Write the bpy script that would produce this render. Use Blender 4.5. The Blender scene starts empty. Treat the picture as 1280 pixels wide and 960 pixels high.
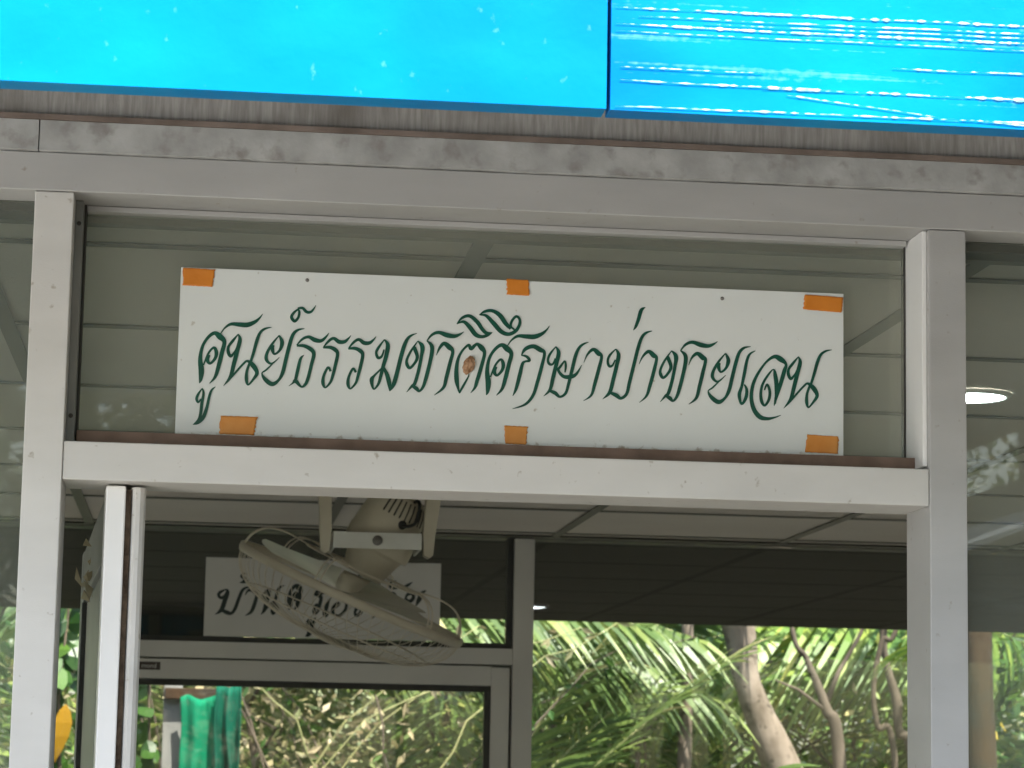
import bpy, bmesh, math, random
from mathutils import Vector, Matrix, noise

R = math.radians
scene = bpy.context.scene
COL = scene.collection

# ------------------------------------------------------------------ camera
CAM = Vector((0.0, -2.897, 1.75))
YAW, PITCH, ROLL = R(6.6677), R(8.4136), R(1.0797)
fwd = Vector((math.sin(YAW)*math.cos(PITCH), math.cos(YAW)*math.cos(PITCH), math.sin(PITCH)))
rgt = Vector((math.cos(YAW), -math.sin(YAW), 0))
upv = rgt.cross(fwd)
r2 = rgt*math.cos(ROLL) + upv*math.sin(ROLL)
u2 = -rgt*math.sin(ROLL) + upv*math.cos(ROLL)
cd = bpy.data.cameras.new('camera')
cd.sensor_width = 36.0
cd.lens = 3309.6*36.0/1280.0
cd.clip_start = 0.05
cd.clip_end = 500
cd.dof.use_dof = True
cd.dof.focus_distance = 2.95
cd.dof.aperture_fstop = 23
cam = bpy.data.objects.new('camera', cd)
COL.objects.link(cam)
m = Matrix((r2, u2, -fwd)).transposed().to_4x4()
m.translation = CAM
cam.matrix_world = m
scene.camera = cam

# ------------------------------------------------------------------ light
SUN_EL, SUN_AZ = R(63), R(153)          # azimuth clockwise from +Y
world = bpy.data.worlds.new('World')
scene.world = world
world.use_nodes = True
wn = world.node_tree
bg = wn.nodes['Background']
sky = wn.nodes.new('ShaderNodeTexSky')
sky.sky_type = 'NISHITA'
sky.sun_disc = False
sky.sun_elevation = SUN_EL
sky.sun_rotation = SUN_AZ
sky.air_density = 1.2
sky.dust_density = 2.5
wn.links.new(sky.outputs[0], bg.inputs[0])
bg.inputs[1].default_value = 0.13
sd = bpy.data.lights.new('sun', 'SUN')
sd.energy = 4.6
sd.angle = R(0.53)
sd.color = (1.0, 0.95, 0.87)
sun = bpy.data.objects.new('sun', sd)
COL.objects.link(sun)
to_sun = Vector((math.sin(SUN_AZ)*math.cos(SUN_EL), math.cos(SUN_AZ)*math.cos(SUN_EL), math.sin(SUN_EL)))
sun.rotation_euler = to_sun.to_track_quat('Z', 'Y').to_euler()
sun.location = to_sun*30

vs = scene.view_settings
vs.view_transform = 'Standard'
vs.look = 'None'
vs.gamma = 1.0
vs.use_curve_mapping = False
vs.exposure = 2.0
scene.cycles.max_bounces = 10
scene.cycles.diffuse_bounces = 6
scene.cycles.transparent_max_bounces = 24
scene.cycles.sample_clamp_indirect = 8

# ------------------------------------------------------------------ helpers
class MB:
    """collects shapes; build() links them as one mesh object"""
    def __init__(s):
        s.v, s.f, s.smooth = [], [], []
    def add(s, vs_, fs_, smooth=False):
        o = len(s.v)
        s.v += [tuple(p) for p in vs_]
        s.f += [tuple(o+i for i in f) for f in fs_]
        s.smooth += [smooth]*len(fs_)
        return s
    def box(s, x0, x1, y0, y1, z0, z1, bev=0.0):
        bm = bmesh.new()
        bmesh.ops.create_cube(bm, size=1)
        for v in bm.verts:
            v.co = Vector(((x0+x1)/2+v.co.x*(x1-x0), (y0+y1)/2+v.co.y*(y1-y0), (z0+z1)/2+v.co.z*(z1-z0)))
        if bev > 0:
            bmesh.ops.bevel(bm, geom=bm.edges[:], offset=bev, segments=2, affect='EDGES', profile=0.5)
        bm.verts.index_update()
        s.add([v.co[:] for v in bm.verts], [[v.index for v in f.verts] for f in bm.faces])
        bm.free()
        return s
    def tube(s, pts, rad, n=8, closed=False, caps=True):
        pts = [Vector(p) for p in pts]
        if not isinstance(rad, (list, tuple)):
            rad = [rad]*len(pts)
        vs_, fs_ = [], []
        up = None
        N = len(pts)
        for i, p in enumerate(pts):
            if closed:
                t = pts[(i+1) % N]-pts[i-1]
            else:
                t = pts[min(i+1, N-1)]-pts[max(i-1, 0)]
            t.normalize()
            if up is None:
                up = Vector((0, 0, 1)) if abs(t.z) < .9 else Vector((1, 0, 0))
            a = t.cross(up).normalized()
            up = a.cross(t).normalized()
            for k in range(n):
                an = 2*math.pi*k/n
                vs_.append(p+(a*math.cos(an)+up*math.sin(an))*rad[i])
        for i in range(N if closed else N-1):
            j = (i+1) % N
            for k in range(n):
                k2 = (k+1) % n
                fs_.append((i*n+k, i*n+k2, j*n+k2, j*n+k))
        if not closed and caps:
            fs_.append(tuple(range(n-1, -1, -1)))
            fs_.append(tuple((N-1)*n+k for k in range(n)))
        return s.add(vs_, fs_, True)
    def lathe(s, prof, M, n=24):
        """profile of (radius, height) turned round local Z of matrix M"""
        vs_, fs_ = [], []
        for r_, h in prof:
            for k in range(n):
                a = 2*math.pi*k/n
                vs_.append(M @ Vector((r_*math.cos(a), r_*math.sin(a), h)))
        for i in range(len(prof)-1):
            for k in range(n):
                k2 = (k+1) % n
                fs_.append((i*n+k, i*n+k2, (i+1)*n+k2, (i+1)*n+k))
        return s.add(vs_, fs_, True)
    def build(s, name, mat, parent=None):
        me = bpy.data.meshes.new(name)
        me.from_pydata(s.v, [], s.f)
        me.polygons.foreach_set('use_smooth', s.smooth)
        me.materials.append(mat)
        me.update()
        return link(name, me, parent)

def link(name, me, parent=None):
    o = bpy.data.objects.new(name, me)
    COL.objects.link(o)
    if parent is not None:
        o.parent = parent
    return o

def tag(o, label=None, cat=None, group=None, kind=None):
    if label: o['label'] = label
    if cat: o['category'] = cat
    if group: o['group'] = group
    if kind: o['kind'] = kind
    return o

def empty(name, label, cat, group=None, loc=(0, 0, 0)):
    o = bpy.data.objects.new(name, None)
    COL.objects.link(o)
    o.location = loc
    o.empty_display_size = .1
    return tag(o, label, cat, group)

def local(mb, loc):
    l = Vector(loc)
    mb.v = [tuple(Vector(p)-l) for p in mb.v]
    return mb

# ------------------------------------------------------------------ materials
def new_mat(name):
    mt = bpy.data.materials.new(name)
    mt.use_nodes = True
    return mt, mt.node_tree.nodes, mt.node_tree.links, mt.node_tree.nodes['Principled BSDF']

def surf(name, c1, c2=None, scale=6.0, rough=.5, bump=0.0, bump_scale=80, spec=.5, metal=0.0, stretch=(1, 1, 1),
         spots=None, spot_scale=40, spot_lo=.66, spot_hi=.72, detail=5):
    mt, N, L, P = new_mat(name)
    P.inputs['Roughness'].default_value = rough
    P.inputs['Specular IOR Level'].default_value = spec
    P.inputs['Metallic'].default_value = metal
    tc = N.new('ShaderNodeTexCoord')
    mp = N.new('ShaderNodeMapping')
    mp.inputs['Scale'].default_value = stretch
    L.new(tc.outputs['Object'], mp.inputs[0])
    out = None
    if c2 is None:
        P.inputs['Base Color'].default_value = (*c1, 1)
        c2 = c1
    nz = N.new('ShaderNodeTexNoise')
    nz.inputs['Scale'].default_value = scale
    nz.inputs['Detail'].default_value = detail
    L.new(mp.outputs[0], nz.inputs[0])
    rp = N.new('ShaderNodeValToRGB')
    rp.color_ramp.elements[0].position = .32
    rp.color_ramp.elements[1].position = .68
    rp.color_ramp.elements[0].color = (*c1, 1)
    rp.color_ramp.elements[1].color = (*c2, 1)
    L.new(nz.outputs[0], rp.inputs[0])
    out = rp.outputs[0]
    if spots:
        n2 = N.new('ShaderNodeTexNoise')
        n2.inputs['Scale'].default_value = spot_scale
        n2.inputs['Detail'].default_value = 3
        L.new(tc.outputs['Object'], n2.inputs[0])
        r_ = N.new('ShaderNodeMapRange')
        r_.inputs[1].default_value = spot_lo
        r_.inputs[2].default_value = spot_hi
        L.new(n2.outputs[0], r_.inputs[0])
        mx = N.new('ShaderNodeMix')
        mx.data_type = 'RGBA'
        L.new(r_.outputs[0], mx.inputs[0])
        L.new(out, mx.inputs[6])
        mx.inputs[7].default_value = (*spots, 1)
        out = mx.outputs[2]
    L.new(out, P.inputs['Base Color'])
    if bump > 0:
        nb = N.new('ShaderNodeTexNoise')
        nb.inputs['Scale'].default_value = bump_scale
        nb.inputs['Detail'].default_value = 4
        L.new(mp.outputs[0], nb.inputs[0])
        bp = N.new('ShaderNodeBump')
        bp.inputs['Strength'].default_value = bump
        bp.inputs['Distance'].default_value = .004
        L.new(nb.outputs[0], bp.inputs['Height'])
        L.new(bp.outputs[0], P.inputs['Normal'])
    return mt

def glass(name, dirt_haze=.05, tint=(.93, .96, .94), dirt_haze_col=(.45, .46, .40), scale=3.0):
    """clear pane: transparent + fresnel reflection + an uneven diffuse film for dust and reflected haze"""
    mt, N, L, P = new_mat(name)
    N.remove(P)
    outp = N['Material Output']
    tr = N.new('ShaderNodeBsdfTransparent'); tr.inputs[0].default_value = (*tint, 1)
    gl = N.new('ShaderNodeBsdfGlossy'); gl.inputs['Roughness'].default_value = .01
    fr = N.new('ShaderNodeFresnel'); fr.inputs[0].default_value = 1.5
    m1 = N.new('ShaderNodeMixShader')
    L.new(fr.outputs[0], m1.inputs[0]); L.new(tr.outputs[0], m1.inputs[1]); L.new(gl.outputs[0], m1.inputs[2])
    df = N.new('ShaderNodeBsdfDiffuse'); df.inputs[0].default_value = (*dirt_haze_col, 1)
    tc = N.new('ShaderNodeTexCoord')
    nz = N.new('ShaderNodeTexNoise'); nz.inputs['Scale'].default_value = scale; nz.inputs['Detail'].default_value = 6
    L.new(tc.outputs['Object'], nz.inputs[0])
    mr = N.new('ShaderNodeMapRange')
    mr.inputs[1].default_value = .3; mr.inputs[2].default_value = .75
    mr.inputs[3].default_value = dirt_haze*.6; mr.inputs[4].default_value = dirt_haze*1.4
    L.new(nz.outputs[0], mr.inputs[0])
    m2 = N.new('ShaderNodeMixShader')
    L.new(mr.outputs[0], m2.inputs[0]); L.new(m1.outputs[0], m2.inputs[1]); L.new(df.outputs[0], m2.inputs[2])
    L.new(m2.outputs[0], outp.inputs[0])
    return mt

def leafmat(name, stops, rough=.42, trans=.35):
    """leaf colours by a per-leaf random attribute"""
    mt, N, L, P = new_mat(name)
    at = N.new('ShaderNodeAttribute'); at.attribute_name = 'tone'
    rp = N.new('ShaderNodeValToRGB')
    el = rp.color_ramp.elements
    while len(el) < len(stops):
        el.new(.5)
    for e, (p_, c) in zip(el, stops):
        e.position = p_; e.color = (*c, 1)
    L.new(at.outputs['Fac'], rp.inputs[0])
    L.new(rp.outputs[0], P.inputs['Base Color'])
    P.inputs['Roughness'].default_value = rough
    tl = N.new('ShaderNodeBsdfTranslucent')
    L.new(rp.outputs[0], tl.inputs[0])
    mx = N.new('ShaderNodeMixShader'); mx.inputs[0].default_value = trans
    L.new(P.outputs[0], mx.inputs[1]); L.new(tl.outputs[0], mx.inputs[2])
    L.new(mx.outputs[0], N['Material Output'].inputs[0])
    return mt

ALU = surf('shade_toned_aluminium', (.385, .385, .378), (.45, .45, .442), 5, .42, .06, 300, .45, stretch=(1, 1, 3), spots=(.30, .275, .24), spot_scale=70, spot_lo=.675, spot_hi=.76, detail=9)  # darker copy of the pale aluminium: shade on header and right post painted in
ALU_BAR = surf('pale_aluminium', (.555, .548, .522), (.63, .622, .595), 5, .42, .06, 300, .45, stretch=(1, 1, 3), spots=(.36, .33, .28), spot_scale=75, spot_lo=.675, spot_hi=.76, detail=9)
ALU_DARK = surf('dark_aluminium_channel', (.20, .205, .19), (.27, .275, .26), 8, .5, .05, 200, .4)
ALU_WHITE = surf('white_aluminium_bead', (.80, .80, .79), (.86, .86, .85), 8, .35, .02, 200, .5)
ALU_REAR = surf('grey_aluminium', (.52, .50, .475), (.58, .56, .53), 5, .45, .05, 300, .4)
BROWN_SILL = surf('brown_dusty_bead', (.17, .115, .085), (.25, .17, .13), 30, .7, .15, 200, .3)
GASKET = surf('black_rubber_gasket', (.03, .03, .028), (.05, .048, .042), 20, .7)
BRUSH = surf('frayed_dark_seal', (.035, .025, .018), (.09, .065, .045), 90, .95, .6, 300, .1)
STREAKED = surf('water_streaked_board', (.25, .245, .235), (.38, .375, .365), 9, .9, .2, 60, .15, stretch=(24, 1, 2.4), spots=(.16, .145, .13), spot_scale=11, spot_lo=.50, spot_hi=.85, detail=12)
PLASTER = surf('peeling_grey_paint', (.32, .325, .32), (.47, .48, .475), 26, .85, .25, 70, .2, spots=(.27, .262, .25), spot_scale=45, spot_lo=.54, spot_hi=.72, detail=14)
RUST = surf('rusty_brown_seam', (.13, .105, .09), (.24, .195, .17), 16, .9, .2, 120, .1)
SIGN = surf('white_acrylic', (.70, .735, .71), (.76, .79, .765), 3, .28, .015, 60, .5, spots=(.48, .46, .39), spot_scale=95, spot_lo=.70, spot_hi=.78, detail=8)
def grimy_edge(mt, z0, z1, col):
    N, L = mt.node_tree.nodes, mt.node_tree.links
    P = N['Principled BSDF']
    src = P.inputs['Base Color'].links[0].from_socket
    tc = N.new('ShaderNodeTexCoord'); sp = N.new('ShaderNodeSeparateXYZ'); L.new(tc.outputs['Object'], sp.inputs[0])
    mr = N.new('ShaderNodeMapRange'); mr.inputs[1].default_value = z0; mr.inputs[2].default_value = z1; mr.inputs[3].default_value = .26; mr.inputs[4].default_value = 0
    L.new(sp.outputs[2], mr.inputs[0])
    nz = N.new('ShaderNodeTexNoise'); nz.inputs['Scale'].default_value = 90; nz.inputs['Detail'].default_value = 9
    L.new(tc.outputs['Object'], nz.inputs[0])
    ad = N.new('ShaderNodeMath'); L.new(nz.outputs[0], ad.inputs[0]); L.new(mr.outputs[0], ad.inputs[1])
    m2 = N.new('ShaderNodeMapRange'); m2.inputs[1].default_value = .74; m2.inputs[2].default_value = .90; L.new(ad.outputs[0], m2.inputs[0])
    mx = N.new('ShaderNodeMix'); mx.data_type = 'RGBA'
    L.new(m2.outputs[0], mx.inputs[0]); L.new(src, mx.inputs[6]); mx.inputs[7].default_value = (*col, 1)
    L.new(mx.outputs[2], P.inputs['Base Color'])
grimy_edge(SIGN, .007, .020, (.36, .31, .24))
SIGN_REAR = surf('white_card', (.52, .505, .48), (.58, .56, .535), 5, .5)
GREEN = surf('dark_green_paint', (.0, .060, .034), (.0, .088, .052), 60, .4)
BLACKG = surf('black_green_paint', (.004, .012, .010), (.008, .02, .016), 20, .5)
TAPE = surf('orange_tape', (.62, .19, .012), (.70, .235, .02), 30, .5, .08, 200)
TAPE_FADED = surf('faded_orange_tape', (.66, .24, .03), (.72, .31, .07), 30, .55, .08, 200)
SCREW = surf('dull_steel', (.16, .15, .14), (.24, .23, .21), 60, .45, metal=.6)
COCOON = surf('dried_mud_nest', (.26, .13, .06), (.52, .33, .20), 160, .9, .5, 300)
TILE = surf('mineral_ceiling_tile', (.69, .625, .57), (.75, .69, .63), 2.2, .9, .12, 260, .2, spots=(.40, .38, .32), spot_scale=180, spot_lo=.62, spot_hi=.75)
TBAR = surf('grey_ceiling_grid', (.11, .104, .088), (.14, .132, .112), 6, .55)
WALL = surf('cream_wall', (.55, .50, .43), (.60, .55, .48), 3, .85)
FLOOR = surf('floor_tile', (.62, .545, .48), (.70, .62, .55), 2, .35)
ROOF = surf('roof_sheet', (.22, .21, .20), (.28, .27, .26), 3, .7)
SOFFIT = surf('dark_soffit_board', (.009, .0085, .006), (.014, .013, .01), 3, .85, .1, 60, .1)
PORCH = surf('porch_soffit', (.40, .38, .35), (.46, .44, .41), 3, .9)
BEIGE = surf('dusty_beige_plastic', (.48, .43, .335), (.57, .52, .415), 14, .5, .03, 200, .4)
BEIGE_WIRE = surf('dusty_beige_wire', (.55, .49, .39), (.64, .58, .47), 20, .5)
STRAP = surf('pale_painted_steel', (.62, .62, .57), (.70, .70, .66), 20, .4)
BLADE = surf('smoky_plastic_blade', (.50, .52, .44), (.62, .61, .50), 8, .25, 0, 10, .6)
BLACK = surf('black_cable', (.02, .02, .02), (.035, .035, .033), 10, .5)
GROUND = surf('damp_soil_ground', (.10, .09, .075), (.16, .145, .12), 1.2, .95, .3, 8, .1, spots=(.07, .08, .035), spot_scale=2.5, spot_lo=.55, spot_hi=.7)
BARK = surf('pale_bark', (.11, .085, .064), (.25, .20, .16), 12, .9, .8, 34, .15, stretch=(1, 1, .6), spots=(.05, .038, .028), spot_scale=26, spot_lo=.60, spot_hi=.70, detail=9)
BARK_M = surf('brown_bark', (.06, .047, .035), (.135, .105, .08), 10, .9, .5, 35, .2, stretch=(1, 1, .5))
BARK_D = surf('dark_bark', (.05, .038, .028), (.11, .085, .06), 12, .9, .5, 40, .2)
TIMBER = surf('weathered_timber_post', (.03, .018, .011), (.085, .05, .028), 7, .9, .6, 30, .1, stretch=(3, 3, .6), spots=(.05, .04, .03), spot_scale=9, spot_lo=.5, spot_hi=.65)
CLOTH_G = surf('emerald_cloth', (.0, .125, .062), (.0, .19, .092), 8, .8, .1, 60, .2)
CLOTH_W = surf('white_tarpaulin', (.66, .70, .74), (.74, .77, .80), 2, .6)
_N, _L = CLOTH_W.node_tree.nodes, CLOTH_W.node_tree.links
_t = _N.new('ShaderNodeBsdfTranslucent'); _t.inputs[0].default_value = (.66, .70, .74, 1)
_m = _N.new('ShaderNodeMixShader'); _m.inputs[0].default_value = .5
_L.new(_N['Principled BSDF'].outputs[0], _m.inputs[1]); _L.new(_t.outputs[0], _m.inputs[2]); _L.new(_m.outputs[0], _N['Material Output'].inputs[0])
STICKER = surf('dark_sticker', (.035, .025, .022), (.05, .035, .03), 20, .5)
CONC = surf('pale_concrete', (.42, .415, .40), (.52, .515, .50), 1.5, .9, .2, 30, .2)
PORCHF = surf('dark_porch_screed', (.045, .042, .038), (.075, .07, .062), 2, .8, .2, 40, .2)
POSTG = surf('grey_concrete_post', (.20, .20, .19), (.28, .28, .27), 6, .9)
CLOTH_T = surf('dark_teal_cloth', (.0, .05, .030), (.0, .11, .066), 8, .8, .1, 60, .2)
BOUNCE_WHITE = surf('bounce_white', (.68, .67, .64), (.78, .77, .74), 3, .9, .2, 20, .2)
HUT = surf('dark_timber_boarding', (.045, .036, .028), (.075, .06, .046), 6, .8, .3, 40, .2, stretch=(1, 1, 8))
DEADLEAF = surf('dry_leaf', (.30, .24, .15), (.46, .40, .28), 40, .8)

def blue_board(name, streak):
    mt, N, L, P = new_mat(name)
    P.inputs['Roughness'].default_value = .38
    P.inputs['Specular IOR Level'].default_value = .06
    tc = N.new('ShaderNodeTexCoord')
    nz = N.new('ShaderNodeTexNoise'); nz.inputs['Scale'].default_value = 3.0; nz.inputs['Detail'].default_value = 3
    L.new(tc.outputs['Object'], nz.inputs[0])
    rp = N.new('ShaderNodeValToRGB')
    rp.color_ramp.elements[0].position = .35; rp.color_ramp.elements[1].position = .7
    rp.color_ramp.elements[0].color = (.0, .15, .42, 1); rp.color_ramp.elements[1].color = (.0, .26, .50, 1)  # lighter cyan drifts: soft glow on the boards put into the colour
    L.new(nz.outputs[0], rp.inputs[0])
    # sun highlights painted as pale streaks (right board), drip flecks (left board)
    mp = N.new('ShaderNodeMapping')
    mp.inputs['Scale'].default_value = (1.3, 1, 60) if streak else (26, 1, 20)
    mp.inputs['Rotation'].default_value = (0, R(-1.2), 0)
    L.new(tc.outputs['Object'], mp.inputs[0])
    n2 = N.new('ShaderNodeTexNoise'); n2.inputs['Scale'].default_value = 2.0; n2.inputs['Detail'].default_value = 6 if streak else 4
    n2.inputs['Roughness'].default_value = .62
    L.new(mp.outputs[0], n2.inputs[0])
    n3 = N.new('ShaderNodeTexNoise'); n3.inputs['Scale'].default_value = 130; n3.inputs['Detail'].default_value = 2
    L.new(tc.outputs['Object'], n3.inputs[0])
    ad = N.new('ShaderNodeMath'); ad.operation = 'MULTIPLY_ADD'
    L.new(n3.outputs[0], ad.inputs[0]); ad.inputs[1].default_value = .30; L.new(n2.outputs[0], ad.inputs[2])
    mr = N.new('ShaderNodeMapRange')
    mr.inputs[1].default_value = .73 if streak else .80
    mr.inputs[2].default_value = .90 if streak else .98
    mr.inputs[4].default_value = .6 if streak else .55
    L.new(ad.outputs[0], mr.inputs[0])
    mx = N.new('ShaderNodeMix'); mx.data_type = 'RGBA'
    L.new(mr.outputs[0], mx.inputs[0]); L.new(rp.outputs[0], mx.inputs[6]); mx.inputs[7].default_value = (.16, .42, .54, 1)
    L.new(mx.outputs[2], P.inputs['Base Color'])
    nb = N.new('ShaderNodeTexNoise'); nb.inputs['Scale'].default_value = 22; nb.inputs['Detail'].default_value = 6
    L.new(tc.outputs['Object'], nb.inputs[0])
    bp = N.new('ShaderNodeBump'); bp.inputs['Strength'].default_value = .25; bp.inputs['Distance'].default_value = .004
    L.new(nb.outputs[0], bp.inputs['Height'])
    L.new(bp.outputs[0], P.inputs['Normal'])
    return mt
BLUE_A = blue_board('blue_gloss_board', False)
BLUE_B = blue_board('glint_painted_blue_board', True)
BLUE_CREASE = surf('blue_crease_glint', (.10, .40, .55), (.48, .62, .66), 60, .4, .2, 200)  # pale colour paints the sun glints along the folds

GLASS_F = glass('dusty_hazed_transom_glass', .20, (.91, .95, .90), (.56, .57, .49))  # stronger film also paints the reflected veil over the ceiling
GLASS_S = glass('side_pane_glass', .11, (.91, .95, .91), (.54, .56, .49))
GLASS_R = glass('rear_glass', .028, (.93, .95, .93), (.40, .42, .36))
GLASS_D = glass('rear_door_glass', .09, (.92, .93, .90), (.44, .42, .36), 9)
GLASS_L = glass('door_leaf_glass', .06, (.90, .94, .92))

LED, _n, _l, _p = new_mat('lit_led_disc')
_p.inputs['Base Color'].default_value = (.9, .9, .9, 1)
_p.inputs['Emission Color'].default_value = (.86, .95, 1, 1)
_p.inputs['Emission Strength'].default_value = 14

# ------------------------------------------------------------------ setting
ground = MB()
G = 24
gv, gf = [], []
for i in range(G+1):
    for j in range(G+1):
        x = -150+300*i/G; y = -150+300*j/G
        gv.append((x, y, -.02+.0*x))
for i in range(G):
    for j in range(G):
        a = i*(G+1)+j
        gf.append((a, a+G+1, a+G+2, a+1))
tag(ground.add(gv, gf).build('ground', GROUND), kind='structure')
tag(MB().box(-9, -1.3, -9, -.905, -.05, .06, .01).build('path', CONC), kind='structure')  # unseen pale slab added to bounce sunlight from the left
tag(MB().box(-2.6, 3.6, 1.3, 4.15, -.018, .12, .004).build('floor', FLOOR), kind='structure')
tag(MB().box(-2.6, 3.6, .0, 1.296, -.018, .12, .004).build('entrance_floor', PORCHF), kind='structure')  # unseen front strip made dark to cut bounce onto the frame undersides
tag(MB().box(-2.6, 3.6, -.9, -.004, -.018, .11, .004).build('porch_floor', PORCHF), kind='structure')
tag(MB().box(-2.52, -2.4, .105, 3.95, .12, 2.52).build('wall_left', WALL), kind='structure')
tag(MB().box(3.4, 3.52, .105, 3.95, .12, 2.52).build('wall_right', WALL), kind='structure')

# roof with porch soffit and dark rear eave
rf = empty('roof', 'low sheet roof over the glazed room with a dark rear eave', 'roof')
MB().box(-2.9, 3.9, -.765, 4.05, 2.66, 2.76).build('roof_sheet', ROOF, rf)
MB().box(-2.9, 3.9, -.765, -.006, 2.632, 2.655).build('porch_soffit', PORCH, rf)
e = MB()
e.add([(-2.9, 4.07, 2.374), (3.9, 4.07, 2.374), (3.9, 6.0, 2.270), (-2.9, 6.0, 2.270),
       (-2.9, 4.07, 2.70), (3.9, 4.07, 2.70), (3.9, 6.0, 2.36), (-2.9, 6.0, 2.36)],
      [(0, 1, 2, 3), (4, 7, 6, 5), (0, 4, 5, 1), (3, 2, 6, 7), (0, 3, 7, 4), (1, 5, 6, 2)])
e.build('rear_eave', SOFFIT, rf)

MB().box(-.20, .15, 5.86, 5.90, 2.13, 2.2775).build('drop_board', SOFFIT, rf)
# suspended ceiling: grid bars and tiles
ceil = MB().box(-2.4, 3.4, .11, 3.94, 2.40, 2.42).build('ceiling', TILE)
tag(ceil, kind='structure')
X0, Y0, STEP = -.2818, .2494, .6
xs = [X0+STEP*i for i in range(-3, 7)]
ys = [Y0+STEP*i for i in range(0, 7)]
xb = [-2.4]+xs+[3.4]
yb = [.11]+ys+[3.94]
tm = {}
rnd = random.Random(3)
for i in range(len(xb)-1):
    for j in range(len(yb)-1):
        w = xb[i+1]-xb[i]-.006; d = yb[j+1]-yb[j]-.006
        if w < .02 or d < .02: continue
        key = (round(w, 3), round(d, 3))
        if key not in tm:
            o = MB().box(-w/2, w/2, -d/2, d/2, 0, .014, .001).build('tile', TILE, ceil)
            tm[key] = o.data
        else:
            o = link('tile', tm[key], ceil)
        o.location = ((xb[i]+xb[i+1])/2, (yb[j]+yb[j+1])/2, 2.3715)
        o.rotation_euler = (rnd.uniform(-.0015, .0015), rnd.uniform(-.0015, .0015), 0)
for k, x in enumerate(xs):
    MB().box(x-.012, x+.012, .112, 3.938, 2.3675, 2.3695).build('grid_bar', TBAR, ceil)
for y in ys:
    MB().box(-2.398, 3.398, y-.011, y+.011, 2.3685, 2.3705).build('cross_bar', TBAR, ceil)
MB().box(-2.398, 3.398, .1065, .128, 2.3655, 2.3665).box(-2.398, 3.398, .1045, .107, 2.3655, 2.395).build('edge_angle', TBAR, ceil)
MB().box(-2.398, 3.398, 3.918, 3.942, 2.3655, 2.3668).build('edge_angle', TBAR, ceil)

# ------------------------------------------------------------------ fascia and lintel
bl = empty('blue_fascia_board', 'smooth glossy bright blue board with a soft sheen above the streaked lintel', 'fascia board', loc=(-1.3, -.8, 2.2933))
br = empty('blue_fascia_board', 'bright blue board with pale painted highlight lines running along it above the lintel', 'fascia board', loc=(2.1, -.8, 2.2933))
def warp(x, z, seed):
    return .0035*noise.noise((x*2.2+seed, z*6, seed))+.0012*noise.noise((x*9+seed, z*22, 4))
def warped_board(x0, x1, root, mat, seed):
    nx, nz = 150, 40
    vv, ff = [], []
    z0, z1, yf, yk = 2.2933, 2.98, -.8, -.772
    for i in range(nx+1):
        for j in range(nz+1):
            x = x0+(x1-x0)*i/nx; z = z0+(z1-z0)*(j/nz)**1.3
            vv.append((x, yf+warp(x, z, seed), z))
    for i in range(nx):
        for j in range(nz):
            a = i*(nz+1)+j
            ff.append((a, a+nz+1, a+nz+2, a+1))
    b = MB().add(vv, ff, True)
    # edges and back
    bo = [vv[i*(nz+1)] for i in range(nx+1)]
    o = len(bo)
    b.add(bo+[(x, yk, z) for x, y, z in bo], [(i, i+o, i+1+o, i+1) for i in range(o-1)])
    for i in (0, nx):
        c = [vv[i*(nz+1)+j] for j in range(nz+1)]
        n_ = len(c)
        b.add(c+[(x, yk, z) for x, y, z in c], [(j, j+1, j+1+n_, j+n_) if i == 0 else (j, j+n_, j+1+n_, j+1) for j in range(n_-1)])
    b.add([(x0, yk, z0), (x1, yk, z0), (x1, yk, z1), (x0, yk, z1)], [(0, 3, 2, 1)])
    local(b, root.location)
    return b.build('board', mat, root)
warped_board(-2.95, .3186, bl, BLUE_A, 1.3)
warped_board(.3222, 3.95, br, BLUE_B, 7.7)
local(MB().box(.285, .355, -.7715, -.755, 2.305, 2.95), br.location).build('joint_light_stop', ROOF, br)  # unseen strip added to stop light leaking through the board joint
rr = random.Random(11)
def crease_glint(x0, x1, zc, slope, h):
    """patchy flat ribbon: sun glint on a sheet fold, put into the colour"""
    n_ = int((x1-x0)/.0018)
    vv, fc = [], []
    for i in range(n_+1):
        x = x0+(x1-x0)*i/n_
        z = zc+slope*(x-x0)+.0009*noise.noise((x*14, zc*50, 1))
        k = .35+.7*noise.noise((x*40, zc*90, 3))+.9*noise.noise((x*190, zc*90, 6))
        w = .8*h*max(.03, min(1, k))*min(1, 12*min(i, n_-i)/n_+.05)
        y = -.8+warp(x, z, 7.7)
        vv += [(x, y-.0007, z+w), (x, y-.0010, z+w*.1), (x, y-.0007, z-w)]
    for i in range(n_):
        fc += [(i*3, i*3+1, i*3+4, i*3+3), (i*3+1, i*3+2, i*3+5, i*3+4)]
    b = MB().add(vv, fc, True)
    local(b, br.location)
    b.build('crease_glint', BLUE_CREASE, br)
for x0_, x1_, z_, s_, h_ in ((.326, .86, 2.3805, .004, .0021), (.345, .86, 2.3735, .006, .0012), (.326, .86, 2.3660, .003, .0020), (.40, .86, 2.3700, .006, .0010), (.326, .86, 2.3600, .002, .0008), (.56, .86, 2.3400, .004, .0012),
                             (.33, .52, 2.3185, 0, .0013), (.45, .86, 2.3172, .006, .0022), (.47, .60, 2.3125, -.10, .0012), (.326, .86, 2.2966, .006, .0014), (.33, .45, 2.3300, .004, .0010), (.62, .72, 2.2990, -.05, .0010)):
    crease_glint(x0_, x1_, z_, s_, h_)
for y in (-.47,):
    for root, xx in ((bl, (-2.6, -1.2, .2)), (br, (.55, 1.9, 3.5))):
        for x in xx:
            local(MB().box(x-.02, x+.02, -.7715, -.74, 2.45, 2.66), root.location).build('hanger', ROOF, root)

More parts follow.
